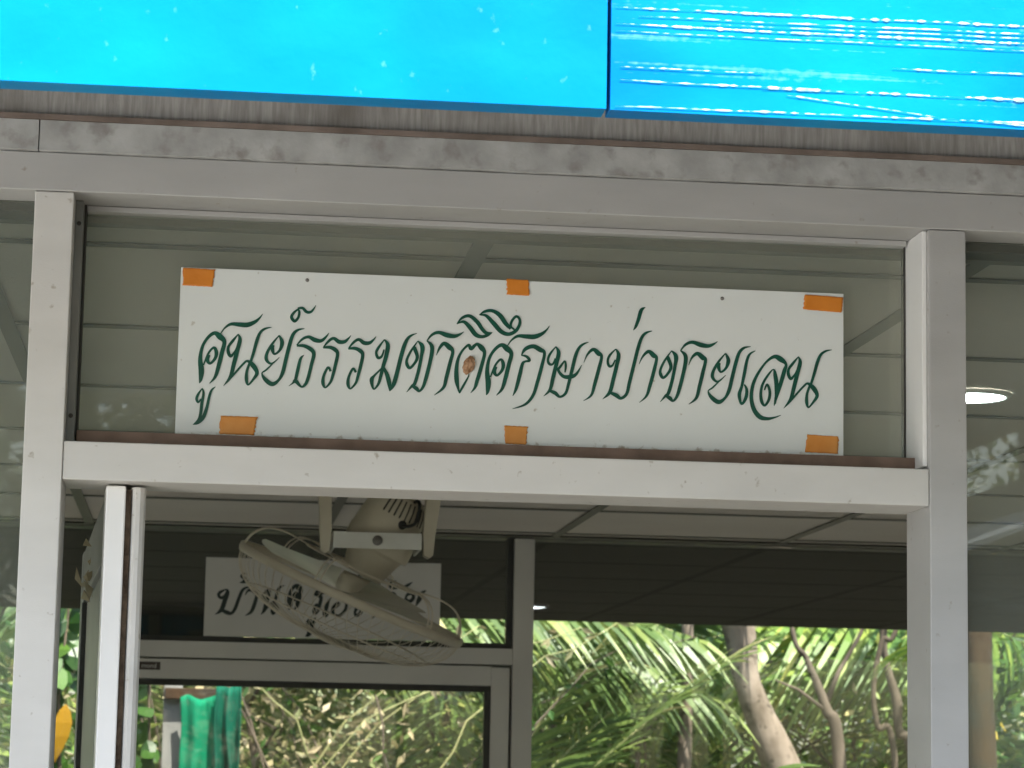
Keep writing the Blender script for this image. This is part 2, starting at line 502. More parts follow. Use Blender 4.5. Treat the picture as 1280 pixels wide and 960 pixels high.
lt = empty('lintel_board', 'water streaked grey brown board under the blue fascia', 'lintel', loc=(0, 0, 2.46))
def rough_strip(x0, x1, y0, y1, z0, z1, amp, seed, n_=160):
    """strip with slightly uneven lower and upper edges"""
    vv, ff = [], []
    for i in range(n_+1):
        x = x0+(x1-x0)*i/n_
        a = amp*noise.noise((x*9, seed, 0))+amp*.6*noise.noise((x*41, seed, 2))
        c = amp*noise.noise((x*11, seed, 5))
        for (y, z) in ((y0, z0+a), (y1, z0+a), (y1, z1), (y0+c*.5, z1)):
            vv.append((x, y, z))
    for i in range(n_):
        for k in range(4):
            k2 = (k+1) % 4
            ff.append((i*4+k, (i+1)*4+k, (i+1)*4+k2, i*4+k2))
    ff += [(0, 1, 2, 3), (n_*4+3, n_*4+2, n_*4+1, n_*4)]
    return MB().add(vv, ff)
local(rough_strip(-2.9, 3.9, -.004, .10, 2.4625, 2.63, .0010, 2), lt.location).build('board', STREAKED, lt)
local(rough_strip(-2.9, 3.9, -.0125, .09, 2.4558, 2.4617, .0005, 5), lt.location).build('seam', RUST, lt)
lp = empty('painted_lintel', 'grey painted strip with peeling patches resting on the aluminium header', 'lintel', loc=(0, 0, 2.422))
local(rough_strip(-2.9, -.1925, -.009, .085, 2.4222, 2.4555, .0007, 8), lp.location).build('strip', PLASTER, lp)
local(rough_strip(-.1912, 3.9, -.009, .085, 2.4222, 2.4555, .0008, 9, 260), lp.location).build('strip', PLASTER, lp)

# ------------------------------------------------------------------ front aluminium frame
ff_ = empty('storefront_frame', 'pale grey aluminium shopfront frame with a transom light over the open doorway', 'window frame', loc=(.33, 0, .12))
def fp(name, mb, mat):
    return local(mb, ff_.location).build(name, mat, ff_)
ZH0, ZH1 = 2.3785, 2.4215
ZB0, ZB1 = 2.0597, 2.1018
fp('header', MB().box(-2.4, 3.4, 0, .10, ZH0, ZH1, .0012), ALU)
fp('post', MB().box(-.194, -.1516, .001, .101, .12, ZH0-.0008, .0012), ALU_BAR)
fp('post', MB().box(.8161, .8593, .001, .101, .12, ZH0-.0008, .0012), ALU)
fp('transom_bar', MB().box(-.1512, .8157, .003, .103, ZB0, ZB1, .0012), ALU_BAR)
fp('post', MB().box(-1.5, -1.457, .001, .101, .12, ZH0-.0008, .0012), ALU)
fp('post', MB().box(2.12, 2.163, .001, .101, .12, ZH0-.0008, .0012), ALU)
fp('side_post', MB().box(-2.4, -2.36, .001, .101, .12, ZH0-.0008, .0012), ALU)
fp('side_post', MB().box(3.36, 3.4, .001, .101, .12, ZH0-.0008, .0012), ALU)
# beads round the transom pane
fp('glazing_bead', MB().box(-.1514, -.1425, .045, .096, ZB1+.0004, ZH0-.0006, .0006), ALU_DARK)  # shade of the left reveal put into this bead's dark colour
fp('glazing_bead', MB().box(-.1423, -.1402, .066, .096, ZB1+.0004, ZH0-.0006), GASKET)
fp('glazing_bead', MB().box(.8110, .8159, .012, .0835, ZB1+.004, ZH0-.0006, .0005), ALU_WHITE)  # near-white colour carries the light falling on this left-facing reveal
fp('glazing_bead', MB().box(.8090, .8124, .0838, .096, ZB1+.004, ZH0-.0006), GASKET)
fp('glazing_bead', MB().box(-.1398, .8124, .0455, .0562, ZB1+.0004, 2.1192, .0008), BROWN_SILL)
fp('glazing_bead', MB().box(-.1398, .8086, .070, .096, ZH0-.0068, ZH0-.0006, .0006), ALU)
fp('glass_pane', MB().box(-.1396, .8086, .0845, .0895, ZB1+.004, ZH0-.003), GLASS_F)
for x0_, x1_ in ((-1.4562, -.1948), (.8601, 2.1192), (-2.3595, -1.5008), (2.1638, 3.3595)):
    fp('glass_pane', MB().box(x0_, x1_, .060, .065, .14, ZH0-.0004), GLASS_S)
    fp('glazing_bead', MB().box(x0_, x1_, .058, .067, .1205, .139), ALU)
    fp('glazing_bead', MB().box(x0_, x1_, .067, .076, ZH0-.010, ZH0-.0006), GASKET)

for x, y, z in ((-.147, .0445, 2.352), (-.147, .0445, 2.135)):
    fp('screw_hole', MB().lathe([(0, .0006), (.0022, .0006), (.0026, 0)], Matrix.Translation((x, y, z)) @ Matrix.Rotation(R(90), 4, 'X'), 12), GASKET)
# ------------------------------------------------------------------ the sign in the transom
def smooth_path(L, sub=6):
    P_ = [Vector(p) for p in L]
    out = []
    n_ = len(P_)
    for i in range(n_-1):
        p0 = P_[max(i-1, 0)]; p1 = P_[i]; p2 = P_[i+1]; p3 = P_[min(i+2, n_-1)]
        for k in range(sub):
            t = k/sub
            q = .5*((2*p1)+(p2-p0)*t+(2*p0-5*p1+4*p2-p3)*t*t+(3*p1-p0-3*p2+p3)*t*t*t)
            q.z = max(q.z, .12)
            out.append(q)
    out.append(P_[-1].copy())
    return out
def brush_letter(strokes, lift0):
    """painted strokes (mm) as raised ribbons on the XZ plane, front towards -Y"""
    b = MB()
    for si, L in enumerate(strokes):
        P_ = smooth_path(L)
        n_ = len(P_)
        vv, fc = [], []
        for i, p in enumerate(P_):
            t = P_[min(i+1, n_-1)]-P_[max(i-1, 0)]
            d = Vector((t.x, t.y)); d.normalize()
            nn = Vector((-d.y, d.x))*p.z*.5
            y = -(lift0+.10*si+.10*i/n_)/1000
            vv += [((p.x+nn.x)/1000, y, (p.y+nn.y)/1000), ((p.x-nn.x)/1000, y, (p.y-nn.y)/1000)]
        for i in range(n_-1):
            fc.append((i*2, i*2+2, i*2+3, i*2+1))
        b.add(vv, fc)
    return b
MAIN_LETTERS = [
  [[(25.2,56.1,0.9),(26.5,61,4.3),(26.8,71.1,6.3),(25.1,83.6,4.7),(27.1,97.7,3.5),(32.8,108.1,3.5),(40,113.6,4.3),(46.3,109.7,6.7),(51.4,104.1,4.7),(49.2,92.3,4.7),(45.9,76.5,4.7),(42.5,63.9,3.5),(36.4,56.2,0.7)], [(29,76.7,1.6),(33.9,90.2,2.4),(39.8,97.1,2.8),(42.8,92.1,4.3),(41.8,85,3.5),(36.3,78.8,2.8),(33.1,83.1,4.3),(35.5,88.3,2)], [(47,113.4,1.2),(51.3,119.8,2),(58.1,124.5,3.5),(67.4,124.4,5.1),(76.6,124.4,5.5),(85,128.2,3.9),(90.2,133.1,2),(93.2,137.6,0.6)]],
  [[(28.4,50.2,1.2),(24.4,43.8,2.8),(22.7,38.3,3.1),(24.7,34.5,2.4),(27.6,38.5,1.6)], [(28.4,50.6,1.2),(30.2,44.8,2.8),(28.7,33.8,3.5),(27.9,22.9,3.5),(25.9,15.1,3.1),(20,9.3,0.7)], [(43.2,52.7,0.6),(38.9,48.5,2.4),(36.5,40.3,3.1),(34.5,29.4,3.5),(31.1,18.4,4.3),(25.2,11.7,3.9),(19.5,9.1,0.6)]],
  [[(66.5,113.3,1.2),(61.1,106.1,3.1),(56.2,98.8,3.1),(56.1,92.6,3.9),(59.1,88,3.5),(63,92.8,2),(65.2,97.6,1.6)], [(66.5,113.6,1),(68.7,107.1,4.3),(66.1,94.5,4.7),(62.7,78.7,4.7),(59.4,64.5,3.9),(52.1,54.1,0.6)], [(58.7,61.4,1.6),(66.1,71,2.4),(73.5,79.9,2.4),(78,83.2,2.8),(84.3,78.4,5.5),(88.9,70.3,4.3),(85.1,62.7,2.8),(79.6,56.2,2),(77.5,62.1,3.9),(77.6,71.5,3.1),(80.4,80.9,2.8)], [(81.1,81,2.8),(84.6,93.6,3.5),(88,107.9,3.9),(91.5,116.6,3.1),(96.8,120.8,2.4),(103.7,122.6,0.6)]],
  [[(112.5,113.8,1.6),(116,106.1,4.7),(113.8,97.1,3.1),(107.9,92.2,2.4),(105.3,98.3,4.3),(107,102.3,1.6)], [(112.5,113.8,1.2),(105.1,103.8,2.8),(100,94.2,3.5),(98.7,87.1,3.9),(101.4,82.5,3.1),(106.1,81.6,2),(113.6,88.8,0.6)], [(106.6,81.6,1.2),(99.1,73.8,2),(94.6,69.7,1.6),(98.7,62.8,4.7),(106.5,58,5.1),(113.3,62.6,3.1),(117.7,71.4,4.3),(121,87.2,4.3),(124.4,103,4.3),(127.9,114.9,3.9),(133.2,120.6,2.8),(140.9,122.5,0.6)]],
  [[(134.7,145.9,1.6),(128.7,140.9,2.8),(125.8,135.3,3.5),(129.3,130.7,3.5),(133.2,134.8,2.8),(134.4,141.1,2.8),(132.9,144.6,1.6)], [(132.4,145.3,2.4),(137.8,146,3.1),(142.6,141.8,3.5),(148,142.5,2.8),(152.9,149.8,0.6)]],
  [[(132.5,103.3,1.2),(138.9,110.6,2.8),(145.8,113.2,3.5),(152.9,110,5.1),(159.9,109.4,3.9),(165.2,114,2.4),(168.6,118.8,0.6)], [(132.6,102.8,2.4),(140.7,102.8,3.9),(148.5,99.2,4.7),(152.1,93.8,4.3),(149.8,81.9,3.9),(146.4,66.1,3.9),(143.5,59,3.5),(139,56.2,2.4),(132.6,62.5,4.7),(129.6,60.1,2),(125.1,56.4,0.6)], [(141,92.3,0.6),(137.3,87.8,3.1),(134.6,75.1,3.9),(132.3,63,3.5)]],
  [[(162.4,101.6,1.2),(167.6,108.5,2.8),(173.7,112.7,3.5),(180.1,109,4.7),(186.3,109.3,3.9),(190.8,113.4,2),(193.4,116.9,0.6)], [(162.4,101.6,2),(170.2,102.3,3.9),(176.4,99.4,4.7),(178.9,94.8,3.9),(176.9,82.9,3.9),(174.2,70.3,3.5),(171.6,62.4,2.8),(166.1,56.2,2),(163.3,61.3,3.9),(164.1,69.9,3.1),(168.5,79.2,2.8),(171.7,74.9,2.8)]],
  [[(190.8,101.4,1.2),(196,108.3,2.8),(202.2,112.5,3.5),(208.5,108.8,4.7),(214.7,109.1,3.9),(219.3,113.2,2),(221.8,116.7,0.6)], [(190.8,101.4,2),(198.5,102.1,3.9),(204.8,99.2,4.7),(207.3,94.6,3.9),(205.3,82.7,3.9),(202.5,70,3.5),(200,62.1,2.8),(194.4,55.9,2),(191.6,61,3.9),(192.4,69.7,3.1),(196.8,78.9,2.8),(200.1,74.7,2.8)]],
  [[(231.3,113.3,1.3),(225.2,104.5,3),(222.5,98.4,3),(224.7,92.4,3.4),(228.9,94.3,2.6),(231.3,102.1,1.7)], [(231.3,113.7,1.1),(235.4,107.5,4.7),(234,95.4,4.7),(230.9,83.2,4.3),(228.6,72.8,3.9),(225.8,62.5,3),(220.6,56.4,1.7),(218.1,66.5,4.7),(221,71.7,2.6),(226.8,77.9,2.1),(230.8,82,2.1)], [(230.7,82.9,2.1),(235.4,73.1,4.7),(238.2,62.9,4.7),(238.9,54.7,1.1)], [(238.8,54.7,1.1),(243.3,63.1,4.7),(247.2,78.7,4.7),(251,96,4.7),(254.9,109.9,4.3),(259.8,117.9,3),(268.3,122.2,0.6)]],
  [[(269.3,113.1,1.1),(261.9,101.6,2.6),(257.4,91.1,3),(258.1,85.1,3.9),(261,81.9,3),(266,87.1,3),(269.2,95,3.9),(265.6,105.2,4.3),(264.4,105.5,1.3)], [(269.3,113.4,1.1),(274.6,107.2,5.1),(274,96.9,3.9),(271,79.5,3.9),(267.1,64.8,3.9),(263.8,61.3,3),(258,54.2,0.6)], [(263.7,61.8,2.6),(268.9,58.9,4.7),(272.4,55.9,2.6),(276.5,60.9,3.4),(279.7,71.3,4.3),(283.6,88.6,4.3),(285.8,102.5,4.7),(284.8,109.3,4.3),(279.6,114,1.3)], [(279.7,114,1.3),(285.4,121.1,3),(293,124,3.9),(302.5,121.2,5.6),(311.1,120.4,4.3),(317,122.7,2.6),(321.6,125.9,0.6)]],
  [[(290.7,97.5,0.6),(294.3,106.2,3),(299.3,111.6,4.3),(305.3,107.5,6),(309.4,102.5,3.9),(306.6,89.5,4.3),(302.7,72.1,4.3),(299.6,60.8,3.4),(289.5,51.9,0.6)]],
  [[(318,55.1,0.9),(314.7,69.1,5.1),(314.1,82.9,4.7),(315.9,95,3.4),(320.8,104.7,2.6),(327.5,111,3),(330.2,106.7,4.3),(336.6,112.2,3.4),(342.2,108.1,6),(345.7,102.1,3.9),(342.6,87.4,4.3),(337.8,69.9,4.3),(335.4,62.1,3),(330.8,55.9,0.6)], [(317.9,55.5,2.1),(322.5,64.2,2.6),(327.5,73.9,1.7),(328.4,77.9,0.9)]],
  [[(313.3,134.6,0.8),(319.2,141.8,3),(327.7,144.4,3.9),(336.4,138.1,4.7),(342.6,129.7,4.3),(347.5,125.6,3.9),(354.2,126.3,0.6)], [(313.3,134.6,0.8),(321,137.5,3.4),(328,131.7,5.1),(335,123.3,5.1),(341.9,121,3.9),(348.7,123,3.4),(354.2,126.3,0.6)]],
  [[(338.8,146,0.8),(344.8,150.1,3),(353.3,151.5,3.9),(362,146.9,5.1),(369.1,137.7,5.1),(375.3,131.5,3.4)], [(339.3,146,1.1),(346.6,145.5,3.4),(355.3,137.1,5.1),(364.1,127.9,5.1),(372.8,125.1,4.3),(381.3,129.5,3.9),(385.3,137.4,3.4),(384.9,143.5,3),(381,145.9,3),(376.3,140.5,3),(375.2,134.4,2.6),(379.6,130.6,2.1)]],
  [[(348.7,54.1,0.9),(350.2,59.1,4.3),(350.6,69.4,6.3),(349.1,81.9,4.7),(351.3,96.3,3.5),(357.4,106.8,3.5),(364.9,112.3,4.3),(371.2,108.4,6.7),(376.4,102.7,4.7),(373.9,90.8,4.7),(370.3,74.8,4.7),(366.6,62,3.5),(360.2,54.2,0.7)], [(353,75,1.6),(358.2,88.6,2.4),(364.4,95.6,2.8),(367.3,90.5,4.3),(366.2,83.4,3.5),(360.5,77.1,2.8),(357.3,81.4,4.3),(359.9,86.8,2)], [(372,112.1,1.2),(376.6,118.6,2),(383.6,123.3,3.5),(393.1,123.2,5.1),(402.6,123.3,5.5),(411.2,127.1,3.9),(416.7,132.1,2),(419.7,136.7,0.6)]],
  [[(379,54.3,0.7),(382.6,62.6,3.6),(386.4,78.2,4.5),(389.4,91.4,3.6),(392.6,94.4,2.4),(397.4,95.7,3.2),(394.1,100,3.2),(387.9,101.4,1.1)], [(387.9,101.1,1.1),(392.3,108.6,4.1),(401.2,112.2,4.9),(409.4,108.5,5.7),(414.4,104.6,3.6),(411.4,88.9,4.1),(406.8,70.8,4.1),(402.2,55.9,3.6),(393.5,45.1,2.8),(379,39.4,0.6)]],
  [[(427.3,112.7,1.2),(420.9,104,2.8),(418.6,97.3,2.8),(420.3,92.5,3.2),(424.4,92.7,2.4),(427,99.3,1.6)], [(427.3,113.1,1.1),(430.7,106,4.5),(428.7,94.4,4.5),(424.6,76.3,4.5),(421.6,63.2,3.6),(414.4,55.2,0.6)], [(420.8,61.8,2.8),(427.4,59.3,4.5),(433.1,55.1,2.8),(439.6,59.7,3.2),(442.7,70.4,3.6),(446.5,86.9,4.1),(450.3,103.4,4.1),(454.3,112.6,3.2),(459.1,116.9,2.4),(465.1,119.4,0.6)], [(438.4,83.4,1.6),(439.1,90.7,2.8),(437.9,96.4,2),(433.4,90.5,2.8),(430.7,85.5,3.2),(436.8,78.7,4.1),(445,78.7,4.9),(451.5,82.2,3.2),(457.5,92.7,0.6)]],
  [[(459.9,95.6,0.6),(464.2,105.6,2.4),(470.7,111.1,4.1),(476.5,106.9,5.7),(480.3,103.2,3.6),(477.5,89.7,4.1),(472.9,71.5,4.1),(469,58.3,2.8),(460.1,51.5,0.6)]],
  [[(496.5,112.6,1.2),(489.6,104.9,2.8),(487.5,98.3,2.8),(489.3,92.6,3.2),(493,93.6,2.4),(496.2,100.2,1.6)], [(496.5,112.9,1.1),(499.9,106.1,4.5),(497.9,93.7,4.5),(494.1,77.2,4.5),(490.2,62.3,4.1),(482.1,54.2,0.6)], [(489.7,62.3,2.4),(497.6,59.3,4.9),(503.3,56,3.6),(509.8,61.4,3.6),(512.9,74.6,4.1),(517.6,94.5,4.1),(522.3,114.4,4.1),(526.3,126.8,3.6),(531.1,132.5,2.8),(538.5,135.2,0.6)]],
  [[(516.6,135.2,0.6),(519.5,139.8,3.2),(522.7,149,4.1),(525.6,159,4.1),(530.5,162.5,0.6)]],
  [[(523.8,96.3,0.6),(528.2,105.5,2.4),(534.7,111.2,4.1),(540.5,106.8,5.7),(544,103.7,3.6),(541.5,90.4,4.1),(536.8,72.2,4.1),(532.8,59.8,2.8),(524.7,51.8,0.6)]],
  [[(561.2,112.8,1.1),(553.4,101.2,2.6),(548.7,90.6,3),(549.2,84.5,3.9),(552.2,81.4,3),(557.4,86.6,3),(560.8,94.5,3.9),(557.2,104.8,4.3),(556,105.1,1.3)], [(561.2,113.2,1.1),(566.5,106.9,5.1),(565.7,96.4,3.9),(562.4,78.9,3.9),(558.2,64,3.9),(554.7,60.4,3),(548.7,53.3,0.6)], [(554.7,61,2.6),(560,58,4.7),(563.5,55,2.6),(567.8,60,3.4),(571.2,70.6,4.3),(575.4,88.1,4.3),(577.9,102.1,4.7),(576.9,109.1,4.3),(571.6,113.7,1.3)], [(571.8,113.7,1.3),(577.7,120.9,3),(585.5,123.9,3.9),(595.2,121.1,5.6),(603.9,120.2,4.3),(610.1,122.5,2.6),(614.8,125.9,0.6)]],
  [[(581.5,97.3,0.6),(585.3,106.2,2.6),(591.4,110.9,4.3),(597.5,106.6,6),(601,103.3,3.9),(598,89.2,4.3),(594.3,73.4,4.3),(590.6,59.4,3.4),(581.9,51.8,0.6)]],
  [[(624.2,112.6,1.6),(627.6,104.7,4.7),(625.1,95.5,3.1),(618.9,90.5,2.4),(616.3,96.7,4.3),(618.1,100.8,1.6)], [(624.2,112.6,1.2),(616.2,102.3,2.8),(610.7,92.5,3.5),(609.1,85.3,3.9),(611.9,80.6,3.1),(616.7,79.7,2),(624.7,87,0.6)], [(617.2,79.7,1.2),(609.2,71.8,2),(604.4,67.6,1.6),(608.5,60.6,4.7),(616.6,55.6,5.1),(623.7,60.3,3.1),(628.5,69.3,4.3),(632.4,85.4,4.3),(636.3,101.5,4.3),(640.2,113.6,3.9),(645.8,119.5,2.8),(653.9,121.4,0.6)]],
  [[(659.4,116.8,0.6),(652.7,112.5,2.6),(649.2,104.2,3.4),(646.7,91,3.9),(643.6,75.2,3.4),(640.7,64.7,4.3),(643.4,54.3,2.6),(648.3,61.5,3.9),(649.3,71.1,3.4),(646.4,77.1,1.7)]],
  [[(681.5,53.6,0.9),(684.6,66.2,4.3),(689.8,82.1,4.7),(693.3,94.5,4.7),(695.2,102.4,3.4),(688.8,108,6.4),(681.7,110.7,4.3),(673,105.1,2.6),(664.2,93.4,3),(657.3,79.2,3.9),(654.7,63.4,4.3),(657.4,49.6,5.1),(664.5,40.3,5.6),(673.3,38.3,3.9),(682,40,2.1),(689.4,42.9,0.6)], [(682.9,55.7,1.3),(684.2,74.9,4.7),(682.7,88.8,4.7),(680.4,95.7,1.7),(673.9,88.5,2.6),(667.8,77.8,3),(665.8,67.3,3.4),(667,57.8,3.9),(670.6,53.5,2.6),(675.3,60.7,3.4),(676.3,70.3,3.4),(673.1,78,2.6),(670,71.3,1.7)]],
  [[(709.7,111.6,1.2),(703.8,104.2,3.1),(698.5,96.8,3.1),(698.2,90.4,3.9),(701.1,85.7,3.5),(705.4,90.6,2),(707.8,95.5,1.6)], [(709.7,112,1),(711.8,105.3,4.3),(708.7,92.3,4.7),(704.7,76.2,4.7),(700.7,61.6,3.9),(692.7,51,0.6)], [(699.9,58.4,1.6),(707.9,68.3,2.4),(716,77.4,2.4),(720.8,80.8,2.8),(727.3,75.9,5.5),(731.8,67.5,4.3),(727.6,59.7,2.8),(721.7,53.1,2),(719.6,59.1,3.9),(720,68.7,3.1),(723.2,78.4,2.8)], [(724,78.5,2.8),(728.1,91.4,3.5),(732.1,106,3.9),(736.1,115,3.1),(741.8,119.3,2.4),(749.1,121.2,0.6)]],
]
REAR_LETTERS = [
  [[(54.6,125.2,3),(38.9,116.7,8.1),(35.3,108.6,8.1),(42.6,102.3,8.1),(51,109,6),(55.7,120.4,4)], [(54.6,125.8,3),(58.1,117.2,10.1),(52.3,97.7,12.1),(43.6,71.7,11.1),(28,59.1,1.5)], [(43.6,71.7,7.1),(58.3,65,11.1),(69.6,63.4,8.1),(78.8,75.9,9.1),(87.5,101.9,9.1),(94.9,121.4,8.1),(104.3,129.8,6),(118.7,132.4,1.5)]],
  [[(106.3,165.4,3),(96.6,166.7,5),(92.1,158.5,6),(101.9,153.9,8.1),(97.3,145.7,7.1),(88.4,142.6,2)], [(89.4,142.9,3),(103.8,144.9,6),(111.6,151,3)]],
  [[(103.3,110.4,1.5),(109.4,121.8,6),(118.9,124.7,9.1),(130.4,117.5,10.1),(133.3,109.5,9.1),(126.7,83.5,10.1),(119.2,67.2,8.1),(105.1,58.2,1.5)]],
  [[(161.9,128.5,2.7),(155.6,120.3,7.1),(150,112.2,7.1),(149.9,105.1,8.9),(153.3,99.8,8),(157.9,105.3,4.4),(160.4,110.7,3.5)], [(161.9,128.8,2.2),(164.5,121.4,9.8),(161.4,107.1,10.6),(157.5,89.3,10.6),(153.6,73.2,8.9),(145.1,61.5,0.9)], [(152.8,69.6,3.5),(161.3,80.5,5.3),(169.9,90.5,5.3),(175.1,94.2,6.2),(182.3,88.7,12.4),(187.6,79.4,9.8),(183.3,70.8,6.2),(176.9,63.5,4.4),(174.4,70.2,8.9),(174.6,80.8,7.1),(177.8,91.6,6.2)], [(178.7,91.6,6.2),(182.7,105.9,8),(186.6,122,8.9),(190.7,131.9,7.1),(196.8,136.5,5.3),(204.7,138.5,0.9)]],
  [[(217.2,76.2,1.9),(218.7,81.5,10.4),(219,92.6,15.1),(217.2,106.2,11.3),(219.5,121.7,8.5),(226,132.9,8.5),(234,138.8,10.4),(240.9,134.5,16),(246.6,128.4,11.3),(244.1,115.5,11.3),(240.3,98.3,11.3),(236.5,84.6,8.5),(229.6,76.2,1.4)], [(221.6,98.7,3.8),(227.1,113.3,5.7),(233.7,120.8,6.6),(236.9,115.3,10.4),(235.8,107.6,8.5),(229.7,100.9,6.6),(226.1,105.6,10.4),(228.9,111.3,4.7)]],
  [[(281.2,116.1,2.8),(287,123.6,6.6),(293.7,128,8.5),(300.7,124,11.3),(307.5,124.1,9.4),(312.5,128.5,4.7),(315.3,132.4,0.9)], [(281.2,116.1,4.7),(289.8,116.8,9.4),(296.7,113.6,11.3),(299.4,108.5,9.4),(297.2,95.7,9.4),(294.2,81.9,8.5),(291.4,73.3,6.6),(285.3,66.7,4.7),(282.2,72.2,9.4),(283.1,81.6,7.5),(287.9,91.7,6.6),(291.5,87,6.6)]],
  [[(271.8,55.7,2.8),(267.1,48.5,6.6),(265.1,42.2,7.5),(267.4,37.8,5.7),(270.8,42.4,3.8)], [(271.8,56.2,2.8),(273.8,49.5,6.6),(272,37.1,8.5),(271,24.6,8.5),(268.6,15.7,7.5),(261.7,9.1,1.4)], [(289,58.4,0.9),(284,53.7,5.7),(281,44.4,7.5),(278.7,31.9,8.5),(274.7,19.4,10.4),(267.8,11.8,9.4),(261.1,8.9,0.9)]],
  [[(327.6,113.1,2),(319.8,103.1,6),(313.8,85.2,11.1),(309.4,68.9,11.1),(314.5,62.6,6),(320.6,74,5)]],
  [[(338.1,84.2,4),(346,94.1,7.1),(341,97.2,5),(331.7,84,9.1),(332,71.1,8.1),(345.2,63.4,7.1),(361,76.7,8.1),(365.4,94.6,7.1),(358.7,102.5,4)]],
  [[(386.6,69.4,5.4),(392.8,84.9,9.5),(403.8,83,9.5),(401.9,72,9.5),(391.1,66,8.2),(387.3,76,5.4)]],
  [[(433,57.5,2.7),(439.2,69.9,9.5),(442.4,66.5,4.1)]],
  [[(403.3,184.6,2.7),(398.4,170.4,9.5),(391.6,161.5,2.7)]],
  [[(473.7,148.3,4.1),(481.3,141.1,8.2),(494.6,140.1,6.8),(498.9,144.6,2)], [(476.6,152.8,2.7),(489.8,156.2,6.8),(492.1,151,4.1)]],
  [[(510.8,141.9,2),(523,147.5,8.2),(536,156.6,2)]],
  [[(477.5,117.7,5.4),(483.9,125.4,9.5),(492,121.2,6.8),(488.7,111.4,6.8)]],
  [[(517.3,110,4.1),(523.6,123.3,8.2),(535.9,125.9,8.2),(539.2,115,9.5),(529.3,105.9,9.5),(519.5,112.3,6.8)]],
  [[(546.3,94.5,2.7),(553.9,111,12.2),(562.3,128.8,9.5),(572.7,135.6,2)]],
]


sg = empty('name_sign', 'white sign lettered in green Thai script taped inside the transom light', 'sign', loc=(-.0322, .06, 2.1128))
DZ = 2.1224-2.1128
MB().box(0, .7632, .0006, .0046, DZ-.0045, DZ+.1878, .0006).build('panel', SIGN, sg)
for g in MAIN_LETTERS:
    b = brush_letter(g, .15)
    b.v = [(x, y, z+DZ) for x, y, z in b.v]
    b.build('letter', GREEN, sg)
def tape(pts, mat):
    """torn piece of tape: jagged short ends, a slightly wrinkled and lifted face"""
    q = random.Random(int(pts[0][0]*7+pts[0][1]))
    nu, nv = 14, 9
    (ax, az), (bx, bz), (cx, cz), (dx, dz) = pts
    vv, fc = [], []
    for i in range(nu+1):
        u_ = i/nu
        for j in range(nv+1):
            v_ = j/nv
            x = (ax*(1-u_)+bx*u_)*(1-v_)+(dx*(1-u_)+cx*u_)*v_
            z = (az*(1-u_)+bz*u_)*(1-v_)+(dz*(1-u_)+cz*u_)*v_
            if i in (0, nu): x += q.uniform(-.9, .9)
            if j in (0, nv): z += q.uniform(-.25, .25)
            edge = max(abs(u_-.5), abs(v_-.5))*2
            y = -.00045-.0005*noise.noise((x*.09, z*.12, ax))-.0012*max(0, edge-.8)*(1+q.uniform(-1, 1))
            vv.append((x/1000, min(y, -.0001), z/1000+DZ))
    for i in range(nu):
        for j in range(nv):
            k = i*(nv+1)+j
            fc.append((k, k+nv+1, k+nv+2, k+1))
    o = MB().add(vv, fc, True).build('tape', mat, sg)
    md = o.modifiers.new('solid', 'SOLIDIFY'); md.thickness = .0003; md.offset = -1
    return o
tape([(2.5, 166.8), (36, 166.2), (38.2, 186.2), (1.8, 186.8)], TAPE)
tape([(370, 171), (395.8, 170.4), (395, 188.6), (369.2, 189.4)], TAPE)
tape([(715.2, 167.5), (760.8, 165.4), (762.6, 183.2), (717, 185)], TAPE)
tape([(49.4, -.5), (88, -.6), (91, 20.2), (49.8, 20)], TAPE_FADED)
tape([(371.4, -.8), (395.4, -1), (396.8, 19.6), (370.2, 20)], TAPE_FADED)
tape([(717, 1.2), (756, .4), (757.4, 20.4), (720.5, 21.6)], TAPE_FADED)
for x, z in ((142.2, 178.5), (620.2, 176.5)):
    MB().lathe([(.0, .0016), (.0012, .0014), (.0021, .0006), (.0022, 0)], Matrix.Translation((x/1000, .0007, z/1000+DZ)) @ Matrix.Rotation(R(90), 4, 'X'), 12).build('screw', SCREW, sg)
# little mud nest stuck on the sign
nest = bpy.data.meshes.new('nest')
bm = bmesh.new()
bmesh.ops.create_icosphere(bm, subdivisions=4, radius=1)
for v in bm.verts:
    c = v.co.copy()
    k = 1+.22*noise.noise(c*2.6)+.10*noise.noise(c*7)
    v.co = Vector((c.x*.0062*k+c.z*.0016, c.y*.0045*k, c.z*.0105*k))
bm.to_mesh(nest); bm.free()
nest.materials.append(COCOON)
no_ = link('mud_nest', nest)
no_.location = (-.0322+.3281, .0585, 2.1224+.0873)
no_.rotation_euler = (0, R(8), 0)
tag(no_, 'small brown mud nest stuck on the green lettering of the sign', 'insect nest')

# ------------------------------------------------------------------ open door leaf
dl_ = empty('door_leaf', 'white aluminium glazed door leaf swung open at the doorway', 'door', loc=(-.083, .050, .13))
dl_.rotation_euler = (0, 0, R(3.9))
DT = 2.0575-.13
def dp(name, mb, mat): return mb.build(name, mat, dl_)
